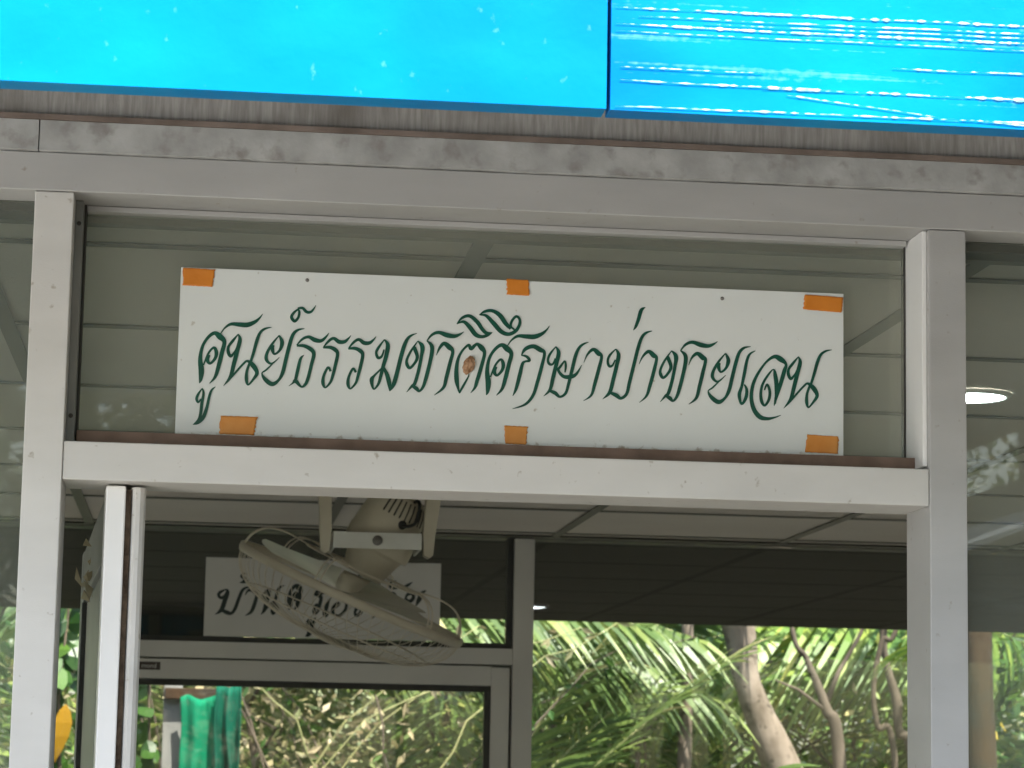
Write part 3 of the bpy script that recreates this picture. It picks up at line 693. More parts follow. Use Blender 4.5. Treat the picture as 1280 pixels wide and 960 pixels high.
# leaf-local: x across thickness, y along width, z up
dp('heel_stile', MB().box(-.0225, -.0008, -.018, .045, 0, DT, .0018), ALU_WHITE)
b = MB()
pr = [(.0045, .045), (.0045, -.008), (.0065, -.0135), (.0105, -.0165), (.0150, -.0165), (.0190, -.0135), (.0215, -.008), (.0215, .045)]
n_ = len(pr)
b.add([(x, y, 0) for x, y in pr]+[(x, y, DT-.001) for x, y in pr], [(i, i+1, i+1+n_, i+n_) for i in range(n_-1)]+[tuple(range(n_, 2*n_)), tuple(range(n_-1, -1, -1))])
dp('rounded_stile', b, ALU_BAR)
b = MB()
k_ = 150
vv, fc = [], []
for i in range(k_+1):
    z = (DT-.004)*i/k_
    wl = .0012+.0014*noise.noise((z*14, 1, 0))+.0012*noise.noise((z*80, 2, 0))
    vv += [(-.0022-wl*.6+.0008, -.0155+.002*noise.noise((z*30, 4, 1)), z), (.0049+wl*.2, -.0155, z), (.0049, .02, z), (-.0003, .02, z)]
for i in range(k_):
    for k in range(4):
        k2 = (k+1) % 4
        fc.append((i*4+k, i*4+k2, (i+1)*4+k2, (i+1)*4+k))
b.add(vv, fc)
dp('brush_seal', b, BRUSH)
dp('top_rail', MB().box(-.020, .019, .0455, .883, DT-.075, DT-.002, .001), ALU)
dp('bottom_rail', MB().box(-.020, .019, .0455, .883, 0, .12, .001), ALU_REAR)
dp('lock_stile', MB().box(-.0215, .0205, .8835, .945, 0, DT-.002, .0015), ALU)
dp('glass_pane', MB().box(-.003, .002, .0455, .883, .121, DT-.076), GLASS_L)
dp('gasket', MB().box(-.0205, -.0034, .871, .8825, .121, DT-.076).box(-.0205, -.0034, .0458, .056, .121, DT-.076), GASKET)
dp('grey_panel', MB().box(-.014, -.0045, .33, .8705, .121, DT-.0765), ALU)  # opaque grey panel over the far part of the leaf glass
dp('handle', MB().tube([(-.022, .92, .88), (-.055, .92, .90), (-.06, .92, 1.0), (-.055, .92, 1.10), (-.022, .92, 1.12)], .008), SCREW)
# dry leaves caught in cobweb on the leaf
web = empty('dry_leaf_clump', 'dry leaf scraps caught in cobweb on the open door leaf', 'dead leaves', loc=(-.137, .55, 2.0))
rr = random.Random(5)
for i in range(11):
    b = MB()
    c = Vector((rr.uniform(-.012, .004), rr.uniform(-.12, .15), rr.uniform(-.03, .03)))
    a = Vector((rr.uniform(-.5, .3), rr.uniform(-1, 1), rr.uniform(-1, 1))).normalized()
    s_ = a.orthogonal().normalized()
    ln, wd = rr.uniform(.008, .02), rr.uniform(.003, .007)
    up_ = a.cross(s_)*.006
    b.add([c-a*ln, c-s_*wd+up_, c+a*ln, c+s_*wd+up_, c-a*ln*.2], [(0, 1, 4), (1, 2, 4), (2, 3, 4), (3, 0, 4)])
    b.build('leaf_scrap', DEADLEAF, web)

# ------------------------------------------------------------------ downlight
ld = empty('ceiling_downlight', 'round lit ceiling downlight between the grid bars', 'ceiling light', loc=(1.222, 1.205, 2.371))
MB().lathe([(.0, -.006), (.052, -.006), (.056, -.0045)], Matrix.Identity(4), 32).build('diffuser', LED, ld)
MB().lathe([(.0562, -.001), (.0562, -.0068), (.062, -.007), (.067, -.003), (.067, .0)], Matrix.Identity(4), 32).build('trim_ring', ALU_WHITE, ld)

# ------------------------------------------------------------------ fan
FC = Vector((.3206, 2.70, 2.1229))
AX = Vector((-.386, .135, -.922)).normalized()      # direction the fan blows
fan = empty('orbit_fan', 'dusty beige caged orbit fan hanging from the ceiling grid', 'fan', loc=(.366, 2.70, 2.3675))
zl = -AX
xl = Vector((.922, 0, -.386)); xl = (xl-zl*xl.dot(zl)).normalized()
yl = zl.cross(xl)
FM = Matrix((xl, yl, zl)).transposed().to_4x4(); FM.translation = FC
def fb(name, mb, mat, parent=fan):
    return local(mb, fan.location).build(name, mat, parent)
RR = .252
def ring(r_, h, th, n_=72):
    return MB().tube([FM @ Vector((r_*math.cos(2*math.pi*k/n_), r_*math.sin(2*math.pi*k/n_), h)) for k in range(n_)], th, 6, True)
rim = fb('guard_ring', MB().lathe([(RR-.004, -.008), (RR+.003, -.009), (RR+.006, -.001), (RR+.005, .008), (RR, .010), (RR-.004, .008), (RR-.004, -.008)], FM, 72), BEIGE)
g = MB()
for k in range(60):
    a = 2*math.pi*k/60
    pts = []
    for q in range(9):
        t = q/8
        r_ = RR*math.cos(t*math.pi/2*.88)**.62 if t < 1 else .055
        r_ = RR+(.055-RR)*t**1.9
        h = -.006-.098*math.sin(t*math.pi/2)
        aa_ = a+.55*t*t
        pts.append(FM @ Vector((r_*math.cos(aa_), r_*math.sin(aa_), h)))
    g.tube(pts, .00075, 4, caps=False)
for r_, h in ((.235, -.045), (.165, -.084), (.10, -.100), (.055, -.104)):
    pass
fg = fb('front_guard', g, BEIGE_WIRE)
for r_, h in ((.206, -.068), (.055, -.1045)):
    n_ = 72
    fb('guard_hoop', MB().tube([FM @ Vector((r_*math.cos(2*math.pi*k/n_), r_*math.sin(2*math.pi*k/n_), h)) for k in range(n_)], .0018, 5, True), BEIGE_WIRE)
fb('badge', MB().lathe([(0, -.112), (.03, -.112), (.056, -.107), (.056, -.103), (0, -.103)], FM, 32), BEIGE)
for k in range(6):
    a = 2*math.pi*k/6+.20
    for da in (-.022, .022):
        prof = [(RR+.002, .004), (RR-.004, .035), (RR-.03, .060), (RR-.075, .066), (RR-.13, .058), (.066, .052)]
        P_ = [Vector((r_*math.cos(a+da*RR/max(r_, .08)), r_*math.sin(a+da*RR/max(r_, .08)), h)) for r_, h in prof]
        P_ = smooth_path([p[:] for p in P_], 4) if False else P_
        pts = []
        for i in range(len(P_)-1):
            for q in range(3):
                pts.append(P_[i].lerp(P_[i+1], q/3))
        pts.append(P_[-1])
        for _ in range(2):
            pts = [pts[0]]+[(pts[i-1]+pts[i]*2+pts[i+1])/4 for i in range(1, len(pts)-1)]+[pts[-1]]
        fb('rear_spoke', MB().tube([FM @ p for p in pts], .0017, 5), BEIGE_WIRE)
for r_, h in ((.066, .052), (.12, .0565), (.128, .0570)):
    fb('rear_hoop', ring(r_, h, .0018), BEIGE_WIRE)
# blades and hub
for k in range(3):
    a0 = 2*math.pi*k/3+math.pi-.15
    vv, fc = [], []
    nr, nc = 8, 5
    for i in range(nr+1):
        r_ = .04+(.218-.04)*i/nr
        half = (.30+.36*math.sin(math.pi*min(1, .25+.62*i/nr)))
        for j in range(nc+1):
            t = j/nc-.5
            a = a0+t*2*half*(.55 if i == 0 else 1)*(.9 if i == nr else 1)
            h = .020+t*.045*(1-.35*i/nr)
            vv.append(FM @ Vector((r_*math.cos(a), r_*math.sin(a), h)))
    for i in range(nr):
        for j in range(nc):
            q = i*(nc+1)+j
            fc.append((q, q+1, q+nc+2, q+nc+1))
    fb('blade', MB().add(vv, fc, True), BLADE)
fb('hub', MB().lathe([(0, -.012), (.025, -.012), (.036, -.002), (.038, .028), (.034, .040), (0, .040)], FM, 28), BEIGE)
# motor housing, neck and slots
HM = FM @ Matrix.Rotation(R(4), 4, 'Y')
mh = fb('motor_housing', MB().lathe([(0, .046), (.044, .046), (.046, .056), (.060, .098), (.0625, .104), (.0715, .106), (.0735, .112), (.0735, .138), (.072, .142), (.069, .175), (.063, .210), (.056, .228), (.042, .238), (0, .240)], HM, 40), BEIGE)
for k in range(9):
    a = -1.57+(k-4)*.19+.35
    pts = [HM @ Vector((r_*math.cos(a), r_*math.sin(a), h)) for r_, h in ((.0668, .190), (.0632, .210), (.0568, .227))]
    fb('vent_slot', MB().tube(pts, .0019, 5), GASKET, mh)
a = -1.57+.36
hole = HM @ Vector((.0685*math.cos(a), .0685*math.sin(a), .180))
fb('cable_hole', MB().lathe([(0, .0012), (.009, .0012), (.0105, -.004)], Matrix.Translation(hole) @ (HM.to_3x3() @ Vector((math.cos(a), math.sin(a), 0))).to_track_quat('Z', 'Y').to_matrix().to_4x4(), 18), BLACK, mh)
o_ = (HM.to_3x3() @ Vector((math.cos(a), math.sin(a), 0)))
cb = [hole-o_*.004, hole+o_*.012+Vector((.006, 0, -.001)), hole+o_*.016+Vector((.022, 0, .006)), hole+o_*.014+Vector((.030, 0, .028)), hole+o_*.008+Vector((.032, 0, .06)), Vector((.425, 2.68, 2.30)), Vector((.42, 2.70, 2.366))]
for _ in range(2):
    cb2 = [cb[0]]
    for i in range(len(cb)-1):
        cb2 += [cb[i].lerp(cb[i+1], .25), cb[i].lerp(cb[i+1], .75)]
    cb = cb2+[cb[-1]]
fb('cable', MB().tube(cb, .0038, 6), BLACK)
# yoke
YF = 2.582
st = fb('yoke_strap', MB().box(.2735, .458, YF, YF+.006, 2.2105, 2.2445, .001), STRAP)
fb('yoke_side', MB().box(.2735, .2775, YF+.0065, 2.75, 2.2110, 2.244), STRAP)
fb('yoke_side', MB().box(.4540, .458, YF+.0065, 2.75, 2.2110, 2.244), STRAP)
fb('bolt', MB().lathe([(0, .006), (.006, .006), (.0075, .004), (.0105, .004), (.0105, 0)], Matrix.Translation((.3655, YF-.0002, 2.2275)) @ Matrix.Rotation(R(90), 4, 'X'), 16), SCREW, st)
def arm(xa0, xa1, xb0, xb1, zb):
    b = MB()
    ya, yb_ = 2.58, 2.62
    zt, zm = 2.3455, zb+.05
    fr = [(xa0, zt), (xa1, zt), (xb1, zm), (xb1-.004, zb+.006), ((xb0+xb1)/2, zb), (xb0+.003, zb+.006), (xb0, zm)]
    k = len(fr)
    b.add([(x, ya, z) for x, z in fr]+[(x, yb_, z) for x, z in fr], [tuple(range(k-1, -1, -1)), tuple(range(k, 2*k))]+[(i, (i+1) % k, (i+1) % k+k, i+k) for i in range(k)])
    fb('arm', b, BEIGE)
arm(.240, .268, .246, .270, 2.198)
arm(.468, .500, .4605, .486, 2.194)
fb('mount_plate', MB().box(.22, .52, 2.56, 2.86, 2.3460, 2.3670, .004), BEIGE)

# ------------------------------------------------------------------ rear glazing
YB = 4.0
rw = empty('rear_glazed_wall', 'grey aluminium framed glass wall looking out on the palms', 'glass wall', loc=(.5, YB, .12))
def rp_(name, mb, mat): return local(mb, rw.location).build(name, mat, rw)
rp_('post', MB().box(.8185, .8712, YB-.03, YB+.05, .12, 2.3648, .001), ALU_REAR)
rp_('post', MB().box(-.268, -.2165, YB-.03, YB+.05, .12, 2.3648, .001), ALU_REAR)
rp_('post', MB().box(2.55, 2.60, YB-.03, YB+.05, .12, 2.3648, .001), ALU_REAR)
rp_('post', MB().box(-1.4, -1.35, YB-.03, YB+.05, .12, 2.3648, .001), ALU_REAR)
rp_('head_rail', MB().box(-2.4, 3.4, 3.9435, 4.0685, 2.3652, 2.655), GASKET)
rp_('transom_rail', MB().box(-.216, .818, YB-.028, YB+.048, 2.0345, 2.0765, .001), ALU_REAR)
rp_('gasket', MB().box(-.216, .818, YB-.012, YB+.02, 2.0770, 2.0905).box(.8015, .818, YB-.012, YB+.02, 2.0910, 2.364), GASKET)
rp_('glass_pane', MB().box(-.216, .801, YB+.002, YB+.007, 2.0908, 2.364), GLASS_R)
rp_('glass_pane', MB().box(.8716, 2.5496, YB+.002, YB+.007, .13, 2.364), GLASS_R)
rp_('glass_pane', MB().box(-1.3496, -.2684, YB+.002, YB+.007, .13, 2.364), GLASS_R)
rp_('glass_pane', MB().box(-2.4, -1.4004, YB+.002, YB+.007, .13, 2.364), GLASS_R)
rp_('glass_pane', MB().box(2.6004, 3.4, YB+.002, YB+.007, .13, 2.364), GLASS_R)
rd = empty('rear_door', 'closed grey aluminium door with a full glass panel and a maker sticker', 'door', loc=(.3, YB, .13))
def rdp(name, mb, mat, parent=rd): return local(mb, rd.location).build(name, mat, parent)
rdp('top_rail', MB().box(-.212, .7636, YB-.024, YB+.016, 1.9795, 2.0300, .001), ALU_REAR)
rp_('door_stop', MB().box(-.216, .818, YB+.018, YB+.047, 2.012, 2.034), ALU_DARK)
rp_('door_stop', MB().box(.803, .8182, YB+.018, YB+.047, .13, 2.0115), ALU_DARK)
rdp('stile', MB().box(.7640, .8115, YB-.024, YB+.016, .13, 2.0270, .001), ALU_REAR)
rdp('stile', MB().box(-.212, -.163, YB-.024, YB+.016, .13, 1.9790, .001), ALU_REAR)
rdp('bottom_rail', MB().box(-.1625, .7636, YB-.024, YB+.016, .13, .24, .001), ALU_REAR)
rdp('gasket', MB().box(-.1625, .7636, YB-.016, YB+.008, 1.9635, 1.9791).box(.7475, .7638, YB-.016, YB+.008, .241, 1.963).box(-.1625, -.15, YB-.016, YB+.008, .241, 1.963), GASKET)
rdp('glass_pane', MB().box(-.1496, .7472, YB-.006, YB-.001, .241, 1.9632), GLASS_D)
sk = rdp('maker_sticker', MB().box(-.165, -.0895, YB-.0252, YB-.0244, 2.0010, 2.0215), STICKER)
tc_ = bpy.data.curves.new('sticker_text', 'FONT')
tc_.body = 'mond'
tc_.size = .0165
to_ = bpy.data.objects.new('sticker_text', tc_)
COL.objects.link(to_)
dg = bpy.context.evaluated_depsgraph_get()
tme = bpy.data.meshes.new_from_object(to_.evaluated_get(dg))
bpy.data.objects.remove(to_)
tme.materials.clear(); tme.materials.append(SIGN_REAR)
tx = link('sticker_text', tme, sk)
tx.rotation_euler = (R(90), 0, 0)
tx.location = Vector((-.1375, YB-.0256, 2.0062))-rd.location

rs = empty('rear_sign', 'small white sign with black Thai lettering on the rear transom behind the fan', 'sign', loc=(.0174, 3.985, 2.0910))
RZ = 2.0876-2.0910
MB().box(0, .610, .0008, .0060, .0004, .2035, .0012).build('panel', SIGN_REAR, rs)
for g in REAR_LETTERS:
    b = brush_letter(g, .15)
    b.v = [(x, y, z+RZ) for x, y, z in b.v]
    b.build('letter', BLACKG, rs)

# ------------------------------------------------------------------ vegetation
GREENS = [(0, (.025, .060, .014)), (.32, (.06, .13, .025)), (.58, (.14, .23, .045)), (.80, (.28, .33, .08)), (.93, (.38, .33, .12)), (1, (.50, .43, .27))]
FROND = leafmat('palm_leaflet', [(0, (.045, .085, .022)), (.40, (.095, .155, .038)), (.70, (.18, .24, .06)), (.92, (.31, .33, .11)), (1, (.42, .37, .18))])
LEAF = leafmat('mangrove_leaf', GREENS)
LEAF_Y = leafmat('yellowing_leaf', [(0, (.10, .15, .02)), (.5, (.26, .29, .03)), (.85, (.42, .25, .015)), (1, (.42, .20, .015))])
LEAF_DRY = leafmat('dry_pale_leaf', [(0, (.10, .12, .04)), (.4, (.22, .20, .09)), (.75, (.42, .34, .20)), (1, (.58, .49, .34))], .6)
LEAF_B = leafmat('broad_green_leaf', [(0, (.018, .055, .010)), (.6, (.05, .125, .016)), (.9, (.12, .21, .03)), (1, (.45, .30, .02))])
LEAF_YG = leafmat('yellow_green_leaflet', [(0, (.06, .14, .02)), (.4, (.14, .24, .03)), (.75, (.30, .36, .05)), (.95, (.58, .44, .03)), (1, (.60, .40, .03))])
LEAF_F = leafmat('fine_yellow_green_leaf', [(0, (.04, .085, .016)), (.35, (.10, .17, .03)), (.65, (.20, .27, .05)), (.88, (.36, .37, .10)), (1, (.50, .44, .20))])
RACHIS = surf('frond_rib', (.16, .17, .06), (.30, .29, .12), 6, .55)

class LeafMesh:
    def __init__(s): s.v, s.f, s.t = [], [], []
    def quad_leaf(s, c, a, side, ln, wd, tone, fold=.18):
        n_ = a.cross(side)
        o = len(s.v)
        s.v += [c, c+a*ln*.45+side*wd+n_*wd*fold, c+a*ln, c+a*ln*.45-side*wd+n_*wd*fold, c+a*ln*.48-n_*wd*fold*.4]
        s.f += [(o, o+1, o+4), (o+1, o+2, o+4), (o+2, o+3, o+4), (o+3, o, o+4)]
        s.t += [tone]*4
    def broad_leaf(s, c, a, side, ln, wd, tone, curl=.25):
        n_ = a.cross(side)
        o = len(s.v)
        st_ = ((0, .05), (.12, .62), (.32, 1.0), (.55, .92), (.78, .55), (.92, .2), (1.0, .02))
        for u_, w in st_:
            m_ = c+a*ln*u_-n_*ln*curl*u_*u_
            s.v += [m_+side*wd*w+n_*wd*.22*w, m_, m_-side*wd*w+n_*wd*.22*w]
        for i in range(len(st_)-1):
            b_ = o+3*i
            s.f += [(b_, b_+1, b_+4, b_+3), (b_+1, b_+2, b_+5, b_+4)]
            s.t += [tone]*2
    def strip(s, pts, side, wds, tone):
        o = len(s.v)
        for p, w in zip(pts, wds):
            s.v += [p+side*w, p-side*w]
        for i in range(len(pts)-1):
            s.f.append((o+2*i, o+2*i+1, o+2*i+3, o+2*i+2)); s.t.append(tone)
    def mesh(s, name, mat):
        me = bpy.data.meshes.new(name)
        me.from_pydata([tuple(p) for p in s.v], [], s.f)
        at = me.attributes.new('tone', 'FLOAT', 'FACE')
        at.data.foreach_set('value', s.t)
        me.materials.append(mat)
        return me

def make_frond(L, n_, ll, arch, hang, seed, wide=.018, tone_shift=0.0):
    """frond growing along +X and arching down; returns rib mesh, leaflet mesh"""
    q = random.Random(seed)
    def pt(t): return Vector((L*t*(1-.12*t), .06*L*math.sin(t*2+seed)*t, -arch*L*t*t))
    rib = MB().tube([pt(i/14) for i in range(15)], [.016*(1-.85*i/14)+.002 for i in range(15)], 6)
    lm = LeafMesh()
    for i in range(n_):
        t = .10+.90*(i+q.random()*.5)/n_
        p = pt(t); d = (pt(min(1, t+.02))-pt(t-.02)).normalized()
        sd_ = Vector((0, 1, 0)); sd_ = (sd_-d*sd_.dot(d)).normalized()
        nn = d.cross(sd_)
        for sg_ in (-1, 1):
            ln = ll*(.45+.75*math.sin(math.pi*(.12+.80*t)))*q.uniform(.85, 1.1)
            a = (d*q.uniform(.45, .75)+sd_*sg_*1.0+nn*q.uniform(.0, .25)).normalized()
            pts = [p]; dd = a.copy(); seg = ln/4
            for k in range(4):
                dd = (dd+Vector((0, 0, -1))*hang*q.uniform(.5, 1.2)).normalized()
                pts.append(pts[-1]+dd*seg)
            side = a.cross(Vector((0, 0, 1)) if abs(a.z) < .9 else Vector((1, 0, 0))).normalized()
            side = (side+d*.8*q.uniform(.3, 1)).normalized()
            w = wide*q.uniform(.75, 1.2)
            lm.strip(pts, side, [w*.5, w, w*.95, w*.6, w*.06], min(1, max(0, q.gauss(.42+tone_shift, .2))))
    return rib, lm
FR = []
for s_, (L, n_, ll, arch, hang, wd) in enumerate(((3.4, 52, .62, .22, .16, .019), (3.0, 46, .70, .34, .42, .021), (3.8, 58, .60, .14, .10, .018), (2.6, 44, .66, .46, .60, .020))):
    rib, lm = make_frond(L, n_, ll, arch, hang, s_+3, wd, (0, .06, .1, -.03)[s_])
    o = rib.build('rib', RACHIS)
    FR.append((o.data, lm.mesh('leaflets', FROND)))
    bpy.data.objects.remove(o)

rib, lm = make_frond(2.5, 46, .62, .42, .62, 19, .021)
o = rib.build('rib', RACHIS)
FR.append((o.data, lm.mesh('leaflets', LEAF_YG)))
bpy.data.objects.remove(o)

def palm(loc, fronds, label, base_h):
    root = empty('palm', label, 'palm', 'palms behind the building', loc)
    MB().lathe([(0, -.03), (.16, -.03), (.13, .1), (.11, max(.2, base_h*.6)), (.10, base_h), (.03, base_h+.1), (0, base_h+.1)], Matrix.Identity(4), 14).build('trunk', BARK_D, root)
    for kind, az, el, sc in fronds:
        rib = link('frond', FR[kind][0], root)
        rib.location = (0, 0, base_h)
        rib.rotation_euler = (0, -R(el), R(az))
        rib.scale = (sc, sc, sc)
        link('leaflets', FR[kind][1], rib)
    return root
def fan_out(n_, el0, el1, seed, kinds=(0, 1, 2, 3), sc=(0.9, 1.15)):
    q = random.Random(seed)
    return [(q.choice(kinds), 360*i/n_+q.uniform(-14, 14), q.uniform(el0, el1), q.uniform(*sc)) for i in range(n_)]
PALMS = [((1.0, 11.6, 0), fan_out(11, 48, 84, 1), 'feathery palm with upright fronds behind the rear door', .25),
         ((1.9, 10.9, 0), fan_out(9, 35, 70, 2, (1, 3)), 'palm with long drooping leaflets behind the rear window', 1.6),
         ((3.3, 12.4, 0), fan_out(12, 45, 82, 3), 'feathery palm with upright fronds beyond the leaning trunk', .3),
         ((4.9, 11.2, 0), fan_out(10, 40, 78, 4), 'low spreading palm beside the timber post', .4),
         ((2.4, 13.2, 0), fan_out(12, 40, 80, 5), 'pale green palm farthest back behind the leaning trunk', .6),
         ((-.6, 12.6, 0), fan_out(11, 45, 82, 6), 'feathery palm beyond the green cloth', .5),
         ((.2, 14.2, 0), fan_out(12, 35, 80, 8), 'tall palm standing behind the feathery palms', 1.0)]
for a in PALMS: palm(*a)
# a frond in front: hanging leaflets at the left of the rear window
palm((.10, 8.6, 0), [(3, 2, 24, .85), (1, 12, 20, .72), (3, 350, 30, .8), (1, 340, 24, .68), (3, 60, 30, .8), (3, 120, 30, .8), (0, 250, 40, .7), (3, 180, 34, .7)], 'small palm with hanging leaflets just outside the rear glass', 2.25)

palm((.90, 8.5, 0), [(0, 20, 62, .62), (2, 350, 54, .62), (0, 55, 70, .6), (2, 330, 66, .6), (0, 5, 44, .62), (2, 160, 66, .6), (0, 200, 60, .6), (2, 100, 70, .6)], 'young palm fanning out low in the rear window', .85)
palm((2.75, 9.9, 0), [(2, 190, 60, .62), (0, 165, 50, .62), (2, 210, 70, .6), (0, 20, 62, .6), (2, 340, 56, .6), (0, 60, 70, .6), (2, 120, 70, .6)], 'young palm fanning out behind the leaning trunk', .95)
palm((4.25, 9.75, 0), [(4, 178, 22, .80), (4, 192, 30, .85), (4, 165, 26, .72), (4, 140, 34, .8), (4, 225, 30, .7), (4, 90, 40, .8), (4, 20, 40, .8)], 'palm with yellowing hanging leaflets right of the leaning trunk', 2.2)

def leaf_mass(lm, c, rad, n_, ln, q, up=.2, tone=(.45, .25)):
    for i in range(n_):
        while True:
            p = Vector((q.uniform(-1, 1), q.uniform(-1, 1), q.uniform(-1, 1)))
            if p.length < 1: break
        k = .35+.65*abs(noise.noise(Vector((p.x*2.1+c[0], p.y*2.1+c[1], p.z*2.1+c[2]))))*1.9
        if k < .62 and q.random() < .55: continue
        pos = Vector((c[0]+p.x*rad[0], c[1]+p.y*rad[1], c[2]+p.z*rad[2]))
        a = Vector((q.gauss(0, 1), q.gauss(0, 1), q.gauss(-.25, .7))).normalized()
        sd_ = a.cross(Vector((q.gauss(0, .5), q.gauss(0, .5), 1))).normalized()
        l_ = ln*q.uniform(.6, 1.25)
        lm.quad_leaf(pos, a, sd_, l_, l_*q.uniform(.16, .26), min(1, max(0, q.gauss(*tone))))

def branchy(root, base, top, r0, q, n_=6, bark=BARK, spread=.5):
    base = Vector(base); top = Vector(top)
    pts = [base.lerp(top, i/8)+Vector((q.uniform(-.03, .03), q.uniform(-.03, .03), 0))*(1 if 0 < i < 8 else 0) for i in range(9)]
    MB().tube(pts, [r0*(1-.6*i/8) for i in range(9)], 9).build('trunk', bark, root)
    for i in range(n_):
        s_ = pts[3+(i % 5)]
        d = Vector((q.uniform(-1, 1), q.uniform(-1, 1), q.uniform(.2, .9))).normalized()
        b_ = [s_, s_+d*spread*.4+Vector((0, 0, .02)), s_+d*spread*.8+Vector((q.uniform(-.1, .1), 0, .1)), s_+d*spread*1.2+Vector((q.uniform(-.15, .15), 0, .12))]
        MB().tube(b_, [r0*.32, r0*.25, r0*.17, r0*.06], 6).build('branch', bark, root)

def shrub(loc, h, rad, n_, ln, label, mat=LEAF, seed=1, tone=(.5, .22), nb=5, name='shrub'):
    q = random.Random(seed)
    root = empty(name, label, 'shrub', 'shrubs and saplings behind the building', loc)
    branchy(root, (0, 0, -.03), (q.uniform(-.2, .2), q.uniform(-.2, .2), h*.85), .030, q, nb, BARK_D, rad*.7)
    lm = LeafMesh()
    leaf_mass(lm, (0, 0, h*.62), (rad, rad*.8, h*.46), n_, ln, q, tone=tone)
    link('foliage', lm.mesh('foliage', mat), root)
    return root
SH = [((.35, 8.0, 0), 2.7, .55, 3000, .058, 'shrub of pale dry leaves outside the rear door', LEAF_DRY, 21, (.42, .28)),
      ((-.05, 9.0, 0), 2.9, .6, 3000, .065, 'tangled shrub with mixed dry and green leaves near the green cloth', LEAF_DRY, 22, (.45, .25)),
      ((1.05, 9.6, 0), 2.8, .55, 2600, .07, 'leafy green shrub between the rear door post and the palms', LEAF, 23, (.66, .22)),
      ((1.75, 10.6, 0), 3.0, .7, 3200, .075, 'bushy green sapling left of the leaning trunk', LEAF, 24, (.68, .22)),
      ((2.95, 10.2, 0), 2.9, .55, 2400, .075, 'sapling with bright yellow green leaves beside the leaning trunk', LEAF_Y, 25, (.28, .25)),
      ((3.55, 9.4, 0), 3.0, .6, 3000, .07, 'dense green shrub behind the bent branches', LEAF, 26, (.6, .24)),
      ((3.75, 8.6, 0), 2.7, .45, 900, .085, 'green shrub behind the timber post', LEAF_B, 27, (.5, .25)),
      ((-.75, 7.6, 0), 2.9, .6, 1300, .095, 'loose shrub outside the left end of the glass wall', LEAF, 28, (.55, .25)),
      ((-.45, 10.5, 0), 3.2, .7, 1500, .10, 'tall green shrub behind the loose shrub', LEAF, 29, (.5, .25))]
SH += [((1.55, 9.3, 0), 2.3, .45, 1700, .055, 'low fine leaved shrub in sun between the two palms', LEAF_F, 31, (.6, .22)),
       ((2.25, 9.6, 0), 2.3, .42, 1700, .055, 'low fine leaved shrub at the foot of the slim grey tree', LEAF_F, 32, (.55, .24)),
       ((3.15, 9.7, 0), 2.3, .40, 1300, .055, 'low fine leaved shrub at the foot of the forked tree', LEAF_F, 33, (.5, .24))]
for loc, h, rad, n_, ln, lab, mt, sd2, tn in SH: shrub(loc, h, rad, n_, ln, lab, mt, sd2, tn)

def tree(name, label, path, rads, crown, mat, bark, seed, ln=.12, n_=2600, branches=()):
    q = random.Random(seed)
    base = Vector(path[0])
    root = empty(name, label, 'tree', None, base)
    pts = [Vector(p)-base for p in path]
    P_ = [pts[0]]
    R_ = [rads[0]]
    for i in range(len(pts)-1):
        p0 = pts[max(i-1, 0)]; p1 = pts[i]; p2 = pts[i+1]; p3 = pts[min(i+2, len(pts)-1)]
        for k in range(1, 9):
            t = k/8
            P_.append(.5*((2*p1)+(p2-p0)*t+(2*p0-5*p1+4*p2-p3)*t*t+(3*p1-p0-3*p2+p3)*t**3))
            R_.append((rads[i]*(1-t)+rads[i+1]*t)*(1+.06*noise.noise(P_[-1]*5)))
    MB().tube(P_, R_, 14).build('trunk', bark, root)
    for bp_, br_ in branches:
        MB().tube([Vector(p)-base for p in bp_], br_, 8).build('branch', bark, root)
    lm = LeafMesh()
    c, rad = crown
    leaf_mass(lm, Vector(c)-base, rad, n_, ln, q, tone=(.45, .22))
    link('crown', lm.mesh('crown', mat), root)
    return root
tree('leaning_tree', 'tree with a pale knotty trunk leaning behind the rear window', [(2.98, 8.9, -.03), (2.86, 8.95, 1.3), (2.66, 9.0, 1.80), (2.50, 9.0, 2.17), (2.455, 9.0, 2.42), (2.30, 9.0, 3.1), (2.2, 9.1, 4.6)], [.12, .10, .086, .060, .074, .06, .035],
     ((2.2, 9.6, 5.4), (1.8, 1.7, 1.3)), LEAF, BARK, 41, branches=[([(2.36, 9.0, 2.9), (2.7, 9.2, 3.6), (3.2, 9.4, 4.6)], [.045, .035, .015])])
tree('slim_tree', 'slim grey trunked tree left of the leaning trunk', [(2.14, 8.7, -.03), (2.15, 8.7, 1.8), (2.165, 8.7, 2.1), (2.16, 8.7, 2.4), (2.2, 8.8, 4.0)], [.04, .032, .030, .027, .015],
     ((2.2, 9.0, 4.4), (.9, .9, .9)), LEAF, BARK, 42, n_=900)
tree('forked_tree', 'slender forked tree right of the leaning trunk', [(3.02, 9.0, -.03), (2.925, 9.0, 1.8), (2.86, 9.0, 2.08), (2.77, 9.0, 2.30), (2.69, 9.0, 2.50), (2.6, 9.1, 3.6)], [.04, .030, .024, .014, .011, .007],
     ((2.7, 9.3, 4.2), (.9, .9, .8)), LEAF, BARK_M, 43, n_=900, branches=[([(2.86, 9.0, 2.10), (2.92, 9.0, 2.25), (3.02, 9.0, 2.42), (3.1, 9.0, 2.7)], [.016, .011, .009, .005]), ([(2.87, 9.0, 2.06), (2.72, 8.95, 2.16), (2.60, 8.9, 2.2)], [.009, .007, .004])])
